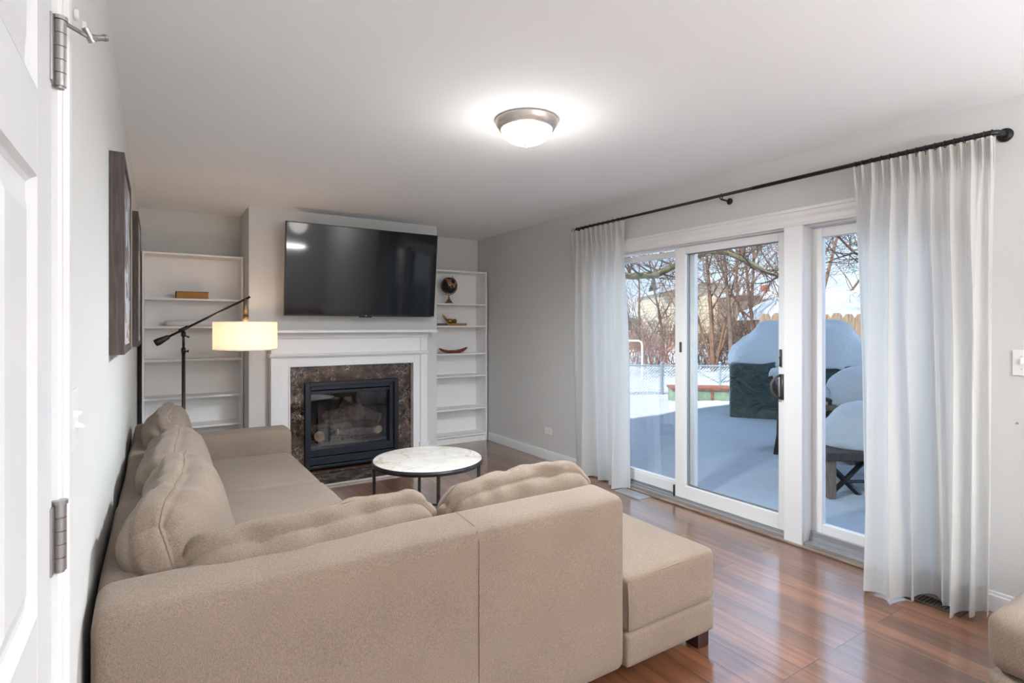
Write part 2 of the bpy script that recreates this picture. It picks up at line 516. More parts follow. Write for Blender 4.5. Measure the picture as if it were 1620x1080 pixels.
# ------------------------------------------------------------------ mesh helpers
class MB:
    def __init__(s):
        s.bm = bmesh.new()

    def box(s, x0, x1, y0, y1, z0, z1, mtx=None):
        r = bmesh.ops.create_cube(s.bm, size=1.0)
        T = Matrix.Translation(((x0 + x1) / 2, (y0 + y1) / 2, (z0 + z1) / 2)) @ Matrix.Diagonal((abs(x1 - x0), abs(y1 - y0), abs(z1 - z0), 1))
        if mtx is not None:
            T = mtx @ T
        bmesh.ops.transform(s.bm, matrix=T, verts=r['verts'])
        return s

    def tube(s, pts, rad, n=8, cap=True, closed=False):
        pts = [Vector(p) for p in pts]
        k = len(pts)
        rads = rad if isinstance(rad, (list, tuple)) else [rad] * k
        rings = []
        up = None
        for i, p in enumerate(pts):
            if closed:
                d = (pts[(i + 1) % k] - pts[i - 1])
            else:
                d = pts[min(i + 1, k - 1)] - pts[max(i - 1, 0)]
            if d.length < 1e-9:
                d = Vector((0, 0, 1))
            d.normalize()
            if up is None:
                a = Vector((0, 0, 1)) if abs(d.z) < 0.9 else Vector((1, 0, 0))
                up = (a - d * a.dot(d)).normalized()
            else:
                up = up - d * up.dot(d)
                if up.length < 1e-6:
                    up = d.orthogonal()
                up.normalize()
            sd = d.cross(up)
            rings.append([s.bm.verts.new(p + (up * math.cos(2 * PI * j / n) + sd * math.sin(2 * PI * j / n)) * rads[i]) for j in range(n)])
        m = k if closed else k - 1
        for i in range(m):
            A, B = rings[i], rings[(i + 1) % k]
            for j in range(n):
                s.bm.faces.new((A[j], B[j], B[(j + 1) % n], A[(j + 1) % n]))
        if cap and not closed:
            s.bm.faces.new(rings[0])
            s.bm.faces.new(rings[-1][::-1])
        return s

    def lathe(s, prof, c=(0, 0, 0), n=32, mtx=None):
        rings = []
        vs = []
        for r, z in prof:
            if r < 1e-6:
                v = s.bm.verts.new((c[0], c[1], c[2] + z))
                rings.append([v])
                vs.append(v)
            else:
                ring = [s.bm.verts.new((c[0] + r * math.cos(2 * PI * j / n), c[1] + r * math.sin(2 * PI * j / n), c[2] + z)) for j in range(n)]
                rings.append(ring)
                vs += ring
        for A, B in zip(rings, rings[1:]):
            for j in range(n):
                if len(A) == 1 and len(B) == 1:
                    continue
                if len(A) == 1:
                    s.bm.faces.new((A[0], B[j], B[(j + 1) % n]))
                elif len(B) == 1:
                    s.bm.faces.new((A[j], B[0], A[(j + 1) % n]))
                else:
                    s.bm.faces.new((A[j], B[j], B[(j + 1) % n], A[(j + 1) % n]))
        if mtx is not None:
            bmesh.ops.transform(s.bm, matrix=mtx, verts=vs)
        return s

    def soft(s, x0, x1, y0, y1, z0, z1, r=0.04, n=(14, 14, 10), fn=None):
        s.n = n
        """rounded box with a dense surface; fn(p, (u,v,w)) may move a point"""
        lo = Vector((x0, y0, z0))
        hi = Vector((x1, y1, z1))
        ce = (lo + hi) / 2
        he = (hi - lo) / 2
        rr = min(r, he.x, he.y, he.z)
        vd = {}
        s.vd = vd

        def spaced(i, k):
            q = i / k * 2 - 1
            return math.copysign(1 - (1 - abs(q)) ** 1.35, q)

        def vert(i, j, k):
            key = (i, j, k)
            if key in vd:
                return vd[key]
            u, v, w_ = spaced(i, n[0]), spaced(j, n[1]), spaced(k, n[2])
            p = Vector((u * he.x, v * he.y, w_ * he.z))
            q = Vector([max(-(h - rr), min(h - rr, c)) for c, h in zip(p, he)])
            d = p - q
            if d.length > 1e-9:
                # project onto the rounding sphere
                mx = max(abs(d.x), abs(d.y), abs(d.z))
                d = d.normalized() * mx
                p = q + d
            p = p + ce
            if fn:
                p = fn(p, (u, v, w_))
            vd[key] = s.bm.verts.new(p)
            return vd[key]

        for k in (0, n[2]):
            for i in range(n[0]):
                for j in range(n[1]):
                    f = [vert(i, j, k), vert(i + 1, j, k), vert(i + 1, j + 1, k), vert(i, j + 1, k)]
                    s.bm.faces.new(f if k else f[::-1])
        for j in (0, n[1]):
            for i in range(n[0]):
                for k in range(n[2]):
                    f = [vert(i, j, k), vert(i + 1, j, k), vert(i + 1, j, k + 1), vert(i, j, k + 1)]
                    s.bm.faces.new(f[::-1] if j else f)
        for i in (0, n[0]):
            for j in range(n[1]):
                for k in range(n[2]):
                    f = [vert(i, j, k), vert(i, j + 1, k), vert(i, j + 1, k + 1), vert(i, j, k + 1)]
                    s.bm.faces.new(f if i else f[::-1])
        return s

    def sheet(s, fn, nu, nv):
        g = [[s.bm.verts.new(fn(i / nu, j / nv)) for j in range(nv + 1)] for i in range(nu + 1)]
        for i in range(nu):
            for j in range(nv):
                s.bm.faces.new((g[i][j], g[i + 1][j], g[i + 1][j + 1], g[i][j + 1]))
        return s

    def prism(s, pts, h0, h1, axis='Z', mtx=None):
        """polygon in a plane extruded along axis"""
        def P(a, b, h):
            return {'Z': (a, b, h), 'Y': (a, h, b), 'X': (h, a, b)}[axis]
        A = [s.bm.verts.new(P(a, b, h0)) for a, b in pts]
        B = [s.bm.verts.new(P(a, b, h1)) for a, b in pts]
        s.bm.faces.new(A[::-1])
        s.bm.faces.new(B)
        for i in range(len(A)):
            j = (i + 1) % len(A)
            s.bm.faces.new((A[i], A[j], B[j], B[i]))
        if mtx is not None:
            bmesh.ops.transform(s.bm, matrix=mtx, verts=A + B)
        return s

    def build(s, name, m, parent=None, smooth=False, bevel=0.0, seg=2, mtx=None):
        bmesh.ops.recalc_face_normals(s.bm, faces=s.bm.faces)
        if mtx is not None:
            bmesh.ops.transform(s.bm, matrix=mtx, verts=s.bm.verts)
        me = bpy.data.meshes.new(name)
        s.bm.to_mesh(me)
        s.bm.free()
        o = bpy.data.objects.new(name, me)
        C.objects.link(o)
        me.materials.append(M[m] if isinstance(m, str) else m)
        if smooth:
            for f in me.polygons:
                f.use_smooth = True
        if bevel:
            b = o.modifiers.new('bevel', 'BEVEL')
            b.width = bevel
            b.segments = seg
            b.limit_method = 'ANGLE'
            b.angle_limit = R(40)
        if parent is not None:
            o.parent = parent
            o.matrix_parent_inverse = Matrix.Translation(-world_of(parent))
        return o

def world_of(o):
    v = Vector(o.location) if o.type == 'EMPTY' else Vector((0, 0, 0))
    if o.type != 'EMPTY':
        return v
    return v

def thing(name, label, cat, loc, group=None):
    o = bpy.data.objects.new(name, None)
    o.empty_display_size = 0.1
    C.objects.link(o)
    o.location = loc
    o['label'] = label
    o['category'] = cat
    if group:
        o['group'] = group
    return o

def tag(o, label, cat, group=None, kind=None):
    o['label'] = label
    o['category'] = cat
    if group:
        o['group'] = group
    if kind:
        o['kind'] = kind
    return o

def struct(o):
    o['kind'] = 'structure'
    return o

def structE(name, loc):
    o = bpy.data.objects.new(name, None)
    C.objects.link(o)
    o.location = loc
    o['kind'] = 'structure'
    return o

def nz(x, y=0.0, z=0.0):
    return noise.noise(Vector((x, y, z)))

def far(px, t):
    """floor-plan point seen at picture column px, t metres ahead of the camera"""
    a = (px - 810) / 870.0
    return (t * (FX + a * FY), t * (FY - a * FX))

def hgt(py, t):
    return CAM_Z + (517 - py) / 870.0 * t

# ------------------------------------------------------------------ room shell
XL, XR, YB, YF = -0.139, 3.37, 6.0, -3.4
CEIL = 2.44
struct(MB().box(XL - 0.2, XR, YF - 0.2, YB + 0.2, -0.25, 0).build('floor', 'floor'))
struct(MB().box(XL - 0.2, XR + 0.18, YF - 0.2, YB + 0.2, CEIL, CEIL + 0.12).build('ceiling', 'ceiling'))
struct(MB().box(XL - 0.15, XL, 1.19, YB + 0.2, 0, CEIL).box(XL - 0.15, XL, YF, 0.26, 0, CEIL).box(XL - 0.15, XL, 0.26, 1.19, 2.1, CEIL).build('wall_left', 'wall'))
struct(MB().box(XL, XR, YB, YB + 0.15, 0, CEIL).build('wall_back', 'wall'))
struct(MB().box(XL - 0.15, XR + 0.15, YF - 0.15, YF, 0, CEIL).build('wall_rear', 'wall'))
UN1, UN0 = 3.86, 1.08        # patio opening along Y
MU0, MU1 = 1.88, 1.995       # mullion
struct(MB().box(XR, XR + 0.15, UN1, YB + 0.15, 0, CEIL).box(XR, XR + 0.15, YF, UN0, 0, CEIL).box(XR, XR + 0.15, UN0, UN1, 2.0, CEIL).build('wall_right', 'wall'))
# chimney breast with the firebox cut out
CX0, CX1, CY = 0.695, 2.532, 5.40
FB0, FB1, FZ0, FZ1 = 1.18, 2.06, 0.0, 0.83
ch = MB()
ch.box(CX0, FB0, CY, YB, 0, CEIL).box(FB1, CX1, CY, YB, 0, CEIL).box(FB0, FB1, CY, YB, FZ1, CEIL)
struct(ch.build('wall_chimney_breast', 'wall'))
# upper storey of the house outside, casting its shade over the terrace
struct(MB().box(-7, 3.55, -9, 4.70, 2.62, 7.6).build('wall_exterior', 'house_a'))

# baseboards
def baseb(name, x0, x1, y0, y1):
    b = MB()
    b.box(x0, x1, y0, y1, 0, 0.082)
    if x1 - x0 < y1 - y0:
        if x0 > 1:
            b.box(x1 - (x1 - x0) * 0.55, x1, y0, y1, 0.082, 0.098)
        else:
            b.box(x0, x0 + (x1 - x0) * 0.55, y0, y1, 0.082, 0.098)
    else:
        b.box(x0, x1, y1 - (y1 - y0) * 0.55, y1, 0.082, 0.098)
    return struct(b.build(name, 'trim', bevel=0.003))
baseb('baseboard_right', XR - 0.016, XR, 3.93, 5.71)
baseb('baseboard_right_front', XR - 0.016, XR, YF, 0.99)
baseb('baseboard_left', XL, XL + 0.014, 1.21, 5.70)
baseb('baseboard_back', 2.44, CX1, CY - 0.016, CY)
baseb('baseboard_chimney', CX0, 0.84, CY - 0.016, CY)

# ------------------------------------------------------------------ panelled door on the left
D0, D1 = 0.30, 1.102
d1 = structE('door_1', (XL, D1, 0))
dx0, dx1 = XL - 0.036, XL + 0.003
dm = MB()
# stiles and rails around six sunk panels
st = 0.11
mid = (D0 + D1) / 2
rails = [(0.005, 0.24), (0.80, 0.90), (1.615, 1.715), (1.92, 2.03)]
dm.box(dx0, dx1, D0, D0 + st, 0.005, 2.03).box(dx0, dx1, D1 - 0.12, D1, 0.005, 2.03).box(dx0, dx1, mid - 0.05, mid + 0.05, 0.005, 2.03)
rails = [(0.005, 0.22), (0.85, 0.967), (1.567, 1.685), (1.93, 2.03)]
pan = []
for (a0, a1), (b0, b1) in zip(rails, rails[1:]):
    pan.append((a1, b0))
for z0, z1 in rails:
    dm.box(dx0, dx1 - 0.0003, D0 + st, D1 - 0.12, z0, z1)
dm.build('door_slab', 'doorpaint', d1)
for (z0, z1) in pan:
    for (y0, y1) in ((D0 + st, mid - 0.05), (mid + 0.05, D1 - 0.12)):
        p = MB()
        x = dx1
        def ring(y0, y1, z0, z1, i0, xa, i1, xb):
            A = [(xa, y0 + i0, z0 + i0), (xa, y1 - i0, z0 + i0), (xa, y1 - i0, z1 - i0), (xa, y0 + i0, z1 - i0)]
            B = [(xb, y0 + i1, z0 + i1), (xb, y1 - i1, z0 + i1), (xb, y1 - i1, z1 - i1), (xb, y0 + i1, z1 - i1)]
            A = [p.bm.verts.new(v) for v in A]
            B = [p.bm.verts.new(v) for v in B]
            for k in range(4):
                p.bm.faces.new((A[k], A[(k + 1) % 4], B[(k + 1) % 4], B[k]))
        ring(y0, y1, z0, z1, 0.0, x, 0.006, x - 0.007)
        ring(y0, y1, z0, z1, 0.006, x - 0.007, 0.012, x - 0.011)
        ring(y0, y1, z0, z1, 0.012, x - 0.011, 0.022, x - 0.011)
        ring(y0, y1, z0, z1, 0.022, x - 0.011, 0.055, x - 0.003)
        f = p.bm.faces.new([p.bm.verts.new(v) for v in ((x - 0.003, y0 + 0.055, z0 + 0.055), (x - 0.003, y1 - 0.055, z0 + 0.055), (x - 0.003, y1 - 0.055, z1 - 0.055), (x - 0.003, y0 + 0.055, z1 - 0.055))])
        p.build('door_panel', 'doorpaint', d1)
def hinge(zc, stop):
    h = MB()
    kx, ky, kr = XL + 0.012, D1 + 0.010, 0.0085
    hh = 0.052
    h.box(XL + 0.001, XL + 0.006, D1 - 0.018, D1 + 0.008, zc - hh, zc + hh)
    o = h.build('hinge', 'hinge_metal', d1, bevel=0.001)
    k = MB()
    seg = 2 * hh / 5
    for i in range(5):
        k.tube([(kx, ky, zc - hh + i * seg + 0.0006), (kx, ky, zc - hh + (i + 1) * seg - 0.0006)], kr, 32)
    kk = k.build('hinge_knuckle', 'hinge_metal', o)
    kk.matrix_parent_inverse = Matrix.Identity(4)
    kk.matrix_parent_inverse = Matrix()
    p = MB()
    p.tube([(kx, ky, zc - hh - 0.003), (kx, ky, zc + hh + 0.004)], 0.006, 12)
    p.tube([(kx, ky, zc + hh), (kx, ky, zc + hh + 0.006)], 0.0105, 16)
    p.build('hinge_pin', 'hinge_metal', o)
    if stop:
        z = zc + hh + 0.001
        a = MB()
        P0 = Vector((kx, ky, z))
        P1 = Vector((XL + 0.033, ky + 0.036, z + 0.004))
        P2 = Vector((XL + 0.046, ky + 0.046, z + 0.002))
        P3 = Vector((XL + 0.066, ky + 0.060, z + 0.014))
        a.tube([P0, P1, P2], 0.0035, 8)
        a.tube([P2 + Vector((-0.006, -0.008, 0.012)), P2 + Vector((0.003, 0.002, -0.006))], 0.0055, 8)
        a.tube([P2, P2 + (P3 - P2) * 0.4, P3], [0.0075, 0.005, 0.0045], 10)
        a.tube([P3 - (P3 - P2) * 0.12, P3 + (P3 - P2) * 0.05], 0.0058, 10)
        a.build('door_stop', 'hinge_metal', o)
    return o
hinge(1.790, True)
hinge(1.031, False)
hinge(0.25, False)
# jamb and casing
struct(MB().box(XL - 0.14, XL - 0.001, D1 + 0.003, D1 + 0.02, 0, 2.06).box(XL - 0.14, XL - 0.001, 0.262, 0.295, 0, 2.06).box(XL - 0.14, XL - 0.001, 0.262, D1 + 0.02, 2.035, 2.06).build('trim_door_jamb', 'trim'))
cs = MB()
cs.prism([(XL, D1 + 0.013), (XL + 0.009, D1 + 0.013), (XL + 0.013, D1 + 0.022), (XL + 0.011, D1 + 0.028), (XL + 0.012, D1 + 0.05), (XL + 0.018, D1 + 0.066), (XL + 0.019, D1 + 0.086), (XL, D1 + 0.086)], 0, 2.13)
cs.box(XL, XL + 0.017, 0.19, D1 + 0.085, 2.06, 2.14).box(XL, XL + 0.017, 0.19, 0.27, 0, 2.06)
struct(cs.build('trim_1', 'trim'))

# small clear bumpers on the wall by the hinge
for i, (y, z, s, lb) in enumerate(((1.41, 1.991, 0.011, 'small white round bumper on left wall, above the door stop arm'), (1.555, 2.03, 0.014, 'small clear round bumper on left wall, just under the door stop arm'))):
    b = MB().tube([(XL, y, z), (XL + 0.008, y, z)], s, 20)
    tag(b.build('wall_bumper', 'plastic', smooth=False, bevel=0.002), lb, 'wall bumper')
# double switch on the left wall
sw = thing('light_switch', 'white double toggle switch plate on the left wall beside the door trim', 'light switch', (XL, 1.362, 1.18))
MB().box(XL + 0.0005, XL + 0.006, 1.305, 1.42, 1.122, 1.238).build('switch_plate', 'plastic', sw, bevel=0.002)
MB().prism([(XL + 0.004, 1.186), (XL + 0.019, 1.194), (XL + 0.019, 1.199), (XL + 0.004, 1.200)], 1.336, 1.344, axis='Y').build('toggle', 'plastic', sw)
MB().prism([(XL + 0.004, 1.176), (XL + 0.019, 1.166), (XL + 0.019, 1.161), (XL + 0.004, 1.162)], 1.380, 1.388, axis='Y').build('toggle', 'plastic', sw)

# ------------------------------------------------------------------ wall art on the left wall
def art(y0, y1, z0, z1, dep, label, seed):
    a = thing('wall_art', label, 'wall art', (XL, y0, z0), 'framed pictures on the left wall')
    x0, x1 = XL + 0.001, XL + dep
    fw = 0.03
    MB().box(x0, x1, y0, y0 + fw, z0, z1).box(x0, x1, y1 - fw, y1, z0, z1).box(x0, x1, y0 + fw, y1 - fw, z0, z0 + fw).box(x0, x1, y0 + fw, y1 - fw, z1 - fw, z1).build('frame', 'grayframe', a, bevel=0.001)
    MB().box(x0 + 0.004, x1 - 0.004, y0 + fw, y1 - fw, z0 + fw, z1 - fw).build('canvas', 'canvas', a)
art(2.38, 3.0, 1.262, 1.979, 0.045, 'wooden-framed abstract picture on left wall, the larger-looking one nearer the door', 1)
art(4.62, 5.42, 1.225, 2.165, 0.035, 'wooden-framed abstract picture on left wall, the farther one next to the bookcase', 2)

# ------------------------------------------------------------------ patio door
def rect_frame(mb, x0, x1, y0, y1, z0, z1, ly, ry, bz, tz):
    mb.box(x0, x1, y0, y0 + ly, z0, z1).box(x0, x1, y1 - ry, y1, z0, z1)
    mb.box(x0, x1, y0 + ly, y1 - ry, z0, z0 + bz).box(x0, x1, y0 + ly, y1 - ry, z1 - tz, z1)
    return mb
# fixed frame, structure
fr = MB()
fr.box(XR + 0.005, XR + 0.149, MU0, MU1, 0.0, 2.0)
fr.box(XR + 0.02, XR + 0.149, MU1, UN1, 1.982, 2.0).box(XR + 0.02, XR + 0.149, UN0, MU0, 1.984, 2.0)
fr.box(XR + 0.02, XR + 0.149, UN1 - 0.03, UN1, 0, 1.982).box(XR + 0.02, XR + 0.149, UN0, UN0 + 0.03, 0, 1.984)
struct(fr.build('door_frame_patio', 'vinyl', bevel=0.002))
sill = MB()
sill.box(XR + 0.0, XR + 0.17, MU1, UN1 - 0.03, 0.001, 0.030)
sill.box(XR + 0.035, XR + 0.050, MU1, UN1 - 0.03, 0.030, 0.040).box(XR + 0.085, XR + 0.095, MU1, UN1 - 0.03, 0.030, 0.044)
sill.box(XR + 0.0, XR + 0.17, UN0 + 0.03, MU0, 0.001, 0.030)
sill.box(XR + 0.06, XR + 0.07, UN0 + 0.03, MU0, 0.030, 0.05)
struct(sill.build('trim_sill_track', 'alu', bevel=0.002))
struct(MB().box(XR - 0.035, XR, UN0 - 0.06, UN1 + 0.02, 0.0005, 0.013).build('trim_threshold', 'threshold', bevel=0.003))
# casing
c2 = MB()
def hcase(y0, y1, z0):
    c2.prism([(XR, z0), (XR - 0.014, z0), (XR - 0.016, z0 + 0.012), (XR - 0.012, z0 + 0.018), (XR - 0.013, z0 + 0.045), (XR - 0.020, z0 + 0.062), (XR - 0.020, z0 + 0.085), (XR - 0.026, z0 + 0.09), (XR - 0.026, z0 + 0.108), (XR, z0 + 0.11)], y0, y1, axis='Y')
hcase(UN0 - 0.09, UN1 + 0.09, 1.992)
c2.box(XR - 0.020, XR, MU0, MU1, 0.013, 1.99)
c2.box(XR - 0.018, XR, UN1, UN1 + 0.085, 0, 1.99).box(XR - 0.018, XR, UN0 - 0.085, UN0, 0.013, 1.99)
struct(c2.build('trim_2', 'trim'))

d2 = structE('door_2', (XR, 2.9, 0.03))
# inner sliding panel
xa, xb = XR + 0.038, XR + 0.078
rect_frame(MB(), xa, xb, MU1 - 0.002, 2.92, 0.042, 1.975, 0.075, 0.10, 0.10, 0.055).build('sliding_sash', 'vinyl', d2, bevel=0.004)
MB().box(xa + 0.018, xa + 0.022, MU1 + 0.07, 2.825, 0.135, 1.922).build('pane', 'glass', d2)
rect_frame(MB(), xa + 0.022, xa + 0.030, MU1 + 0.073, 2.82, 0.142, 1.92, 0.006, 0.006, 0.012, 0.006).build('glazing_bead', 'alu', d2)
# handle
hd = MB()
hx, hy = xa, 2.055
pts = []
for i in range(13):
    u = i / 12
    ang = PI * u
    pts.append((hx - 0.006 - 0.066 * math.sin(ang) ** 0.45, hy + 0.020 * math.sin(ang), 0.898 + 0.150 * u))
hd.tube(pts, 0.0075, 10)
hd.box(hx - 0.006, hx + 0.001, hy - 0.028, hy - 0.002, 0.890, 1.056)
hd.build('handle', 'handle', d2, smooth=True)
MB().tube([(hx - 0.006, hy - 0.005, 1.105), (hx - 0.006, hy - 0.005, 1.215)], [0.008, 0.008], 12).tube([(hx - 0.006, hy - 0.005, 1.14), (hx - 0.016, hy - 0.005, 1.17)], 0.006, 8).build('thumb_latch', 'handle', d2, smooth=True)
MB().soft(xa - 0.006, xa + 0.002, 2.852, 2.874, 1.165, 1.245, 0.01, (4, 4, 8)).build('finger_pull', 'handle', d2, smooth=True)
MB().box(xa - 0.004, xa + 0.02, 2.922, 2.936, 0.035, 0.125).build('foot_bolt', 'steel', d2, bevel=0.002)
# outer panel
d3 = structE('door_3', (XR, 3.4, 0.03))
xc, xd = XR + 0.096, XR + 0.136
rect_frame(MB(), xc, xd, 2.78, UN1 - 0.03, 0.04, 1.965, 0.11, 0.09, 0.10, 0.045).build('fixed_sash', 'vinyl', d3, bevel=0.004)
MB().box(xc + 0.018, xc + 0.022, 2.885, UN1 - 0.115, 0.135, 1.925).build('pane', 'glass', d3)
MB().box(xc - 0.008, xc - 0.001, 2.93, UN1 - 0.04, 0.045, 0.125).build('bottom_rail_cover', 'vinyl', d3, bevel=0.004)
MB().box(xc + 0.004, xc + 0.008, 2.79, 2.815, 0.15, 1.92).box(xc - 0.004, xc, 2.835, 2.85, 0.15, 1.92).build('interlock_strip', 'alu', d3)
# narrow unit to the right
d4 = structE('door_4', (XR, 1.5, 0.03))
xe, xf = XR + 0.093, XR + 0.135
rect_frame(MB(), xe, xf, UN0 + 0.03, MU0, 0.05, 1.976, 0.075, 0.065, 0.09, 0.06).build('fixed_sash', 'vinyl', d4, bevel=0.004)
MB().box(xe + 0.018, xe + 0.022, UN0 + 0.1, MU0 - 0.06, 0.135, 1.92).build('pane', 'glass', d4)
MB().box(xe - 0.022, xe - 0.001, UN0 + 0.03, MU0 - 0.003, 0.052, 0.085).build('track_cover', 'alu', d4, bevel=0.003)

# ------------------------------------------------------------------ curtain rod and curtains
RX, RZ = XR - 0.10, 2.266
rod = thing('curtain_rod', 'long black curtain rod above the patio door with wall returns', 'curtain rod', (RX, 2.4, RZ))
rp = [(XR - 0.012, 0.915, RZ), (RX + 0.05, 0.915, RZ), (RX + 0.018, 0.922, RZ), (RX, 0.945, RZ), (RX, 0.98, RZ)]
MB().tube(rp + [(RX, 2.16, RZ)], 0.0125, 14).build('rod', 'blackmetal', rod, smooth=True)
MB().tube([(RX, 2.16, RZ), (RX, 3.90, RZ), (RX, 3.955, RZ), (RX + 0.02, 3.985, RZ), (RX + 0.05, 3.99, RZ), (XR - 0.012, 3.99, RZ)], 0.0105, 14).build('rod', 'blackmetal', rod, smooth=True)
for y in (0.915, 3.99):
    MB().tube([(XR - 0.001, y, RZ), (XR - 0.010, y, RZ)], 0.032, 24).tube([(XR - 0.010, y, RZ), (XR - 0.016, y, RZ)], [0.028, 0.016], 24).build('wall_flange', 'blackmetal', rod, bevel=0.002)
MB().tube([(XR - 0.001, 2.40, RZ - 0.028), (XR - 0.008, 2.40, RZ - 0.028)], 0.022, 20).tube([(XR - 0.006, 2.40, RZ - 0.028), (RX + 0.004, 2.40, RZ - 0.026)], 0.006, 10).tube([(RX, 2.40, RZ + 0.014), (RX + 0.018, 2.40, RZ), (RX + 0.012, 2.40, RZ - 0.02), (RX - 0.004, 2.40, RZ - 0.026), (RX - 0.018, 2.40, RZ - 0.012)], 0.004, 8).build('centre_bracket', 'blackmetal', rod, smooth=True)

def lerp(a, b, u):
    return a + (b - a) * u

def pathpt(path, u):
    k = len(path) - 1
    f = u * k
    i = min(int(f), k - 1)
    f -= i
    p0 = path[max(i - 1, 0)]
    p1 = path[i]
    p2 = path[i + 1]
    p3 = path[min(i + 2, k)]
    r = []
    for a, b, c, d in zip(p0, p1, p2, p3):
        r.append(0.5 * ((2 * b) + (-a + c) * f + (2 * a - 5 * b + 4 * c - d) * f * f + (-a + 3 * b - 3 * c + d) * f ** 3))
    return r

def curtain(name, label, top, bot, pleats, seed, zt=2.245, zb=0.012, rings=()):
    t = thing(name, label, 'curtain', (RX, (top[0][0] + top[-1][0]) / 2, 0), 'pleated curtains at the patio door')
    H = zt - zb

    def f(u, v):           # v 0 at top
        ya, xa_ = pathpt(top, u)
        yb_, xb_ = pathpt(bot, u)
        k = v ** 0.9
        k = min(1.0, max(0.0, (v - 0.04) / 0.96)) ** 0.75
        y = lerp(ya, yb_, k)
        x = lerp(xa_, xb_, k)
        head = max(0.0, 1 - v / 0.055)
        ph = u * pleats * 2 * PI
        # pinch pleats at the heading
        tri = abs(((u * pleats) % 1) - 0.5) * 2
        hd_ = (1 - tri) ** 1.5
        x -= 0.030 * hd_ * (0.55 + 0.45 * head) * max(0.0, 1 - v * 1.15)
        # soft folds down the length
        amp = (0.020 + 0.034 * v) * (0.6 + 1.4 * abs(nz(u * 6.0, seed * 3, 0.7)))
        x += amp * math.sin(ph * 0.5 + seed + 0.9 * math.sin(v * 1.7 + u * 3)) * min(1, v * 6)
        x += 0.009 * (0.4 + nz(u * 9, seed, v)) * math.sin(ph * 1.0 + 1.3 * seed + 0.8 * v) * min(1, v * 8)
        y += 0.021 * math.cos(ph * 0.5 + seed + 0.9 * math.sin(v * 1.7 + u * 3)) * min(1, v * 3) * (0.35 + 1.5 * abs(nz(u * 6.0, seed * 3, 0.7))) * min(1, u * 12, (1 - u) * 12)
        x += 0.045 * nz(u * 5 + seed, v * 1.1, 0.3) * min(1, v * 2.5)
        y += 0.01 * nz(u * 5, v * 2.0, seed) * v
        z = zt - v * H + 0.004 * math.sin(ph * 2) * head
        if v > 0.96:
            z += 0.006 * nz(u * 12, seed, 1)
        if v < 0.06:
            x += 0.004 * math.sin(ph * 3)
        return (x, y, z)
    nu = pleats * 12
    mb = MB()
    mb.sheet(f, nu, 70)
    panel = mb.build('curtain_panel', 'curtain', t, smooth=True)
    # doubled hem and heading tape
    def fh(u, v):
        p = f(u, 0.945 + v * 0.055)
        return (p[0] + 0.0025, p[1], p[2])
    MB().sheet(fh, nu, 5).build('hem', 'curtain', t, smooth=True)
    def ft(u, v):
        p = f(u, v * 0.045)
        return (p[0] + 0.003, p[1], p[2])
    MB().sheet(ft, nu, 4).build('heading', 'curtain', t, smooth=True)
    for i in range(pleats + 1):
        u = min(0.995, (i + 0.5) / (pleats + 1))
        y, x_ = pathpt(top, u)
        pts = [(RX + 0.0165 * math.cos(a), y, RZ - 0.003 + 0.0165 * math.sin(a)) for a in [2 * PI * q / 14 for q in range(14)]]
        rg = MB().tube(pts, 0.0022, 6, closed=True)
        rg.tube([(RX, y, RZ - 0.019), (RX - 0.002, y, RZ - 0.03), (RX, y, RZ - 0.034)], 0.0018, 5)
        rg.build('curtain_ring', 'blackmetal', t, smooth=True)
    return t
curtain('curtain', 'white pleated sheer curtain at the far left end of the patio door',
        [(4.02, RX), (3.85, RX), (3.68, RX), (3.50, RX), (3.335, RX)],
        [(4.06, 3.335), (3.93, 3.31), (3.83, 3.25), (3.70, 3.315), (3.58, 3.325), (3.47, 3.285), (3.40, 3.22), (3.33, 3.30)], 11, 0.6)
curtain('curtain', 'white pleated sheer curtain at the near right end, beside the wall switch',
        [(1.545, RX), (1.38, RX), (1.22, RX), (1.06, RX), (0.925, RX + 0.004)],
        [(1.50, 3.33), (1.46, 3.27), (1.37, 3.07), (1.27, 3.07), (1.22, 3.14), (1.19, 3.225), (1.10, 3.235), (1.055, 3.14), (1.01, 3.17), (0.985, 3.23), (0.945, 3.30)], 15, 2.1)

# ------------------------------------------------------------------ outlets, switch, registers
ol = thing('wall_outlet', 'white electrical outlet low on the right wall, near the baseboard', 'outlet', (XR, 4.52, 0.28))
MB().box(XR - 0.006, XR - 0.0005, 4.462, 4.576, 0.262, 0.336).build('outlet_plate', 'plastic', ol, bevel=0.002)
for y in (4.497, 4.541):
    s_ = MB().tube([(XR - 0.005, y, 0.299), (XR - 0.008, y, 0.299)], 0.015, 20).build('socket', 'plastic', ol)
    MB().box(XR - 0.0088, XR - 0.0078, y - 0.006, y - 0.004, 0.292, 0.302).box(XR - 0.0088, XR - 0.0078, y + 0.004, y + 0.006, 0.292, 0.302).tube([(XR - 0.0078, y, 0.308), (XR - 0.0088, y, 0.308)], 0.002, 8).build('socket_slots', 'darkslot', s_)
sw2 = thing('light_switch', 'white double toggle switch plate on right wall beyond the curtain', 'light switch', (XR, 0.85, 1.14))
MB().box(XR - 0.006, XR - 0.0005, 0.777, 0.889, 1.135, 1.254).build('switch_plate', 'plastic', sw2, bevel=0.002)
for y in (0.81, 0.856):
    MB().box(XR - 0.016, XR - 0.005, y - 0.004, y + 0.004, 1.19, 1.215).build('toggle', 'plastic', sw2, bevel=0.001)
for y in (0.81, 0.856):
    for z in (1.165, 1.225):
        MB().tube([(XR - 0.0058, y, z), (XR - 0.0075, y, z)], 0.003, 10).build('screw', 'nickel', sw2)
sw3 = MB().box(XR - 0.004, XR - 0.0005, 0.868, 0.874, 0.908, 0.918).build('wall_hook', 'nickel')
tag(sw3, 'tiny metal hook on right wall below the switch plate', 'hook')

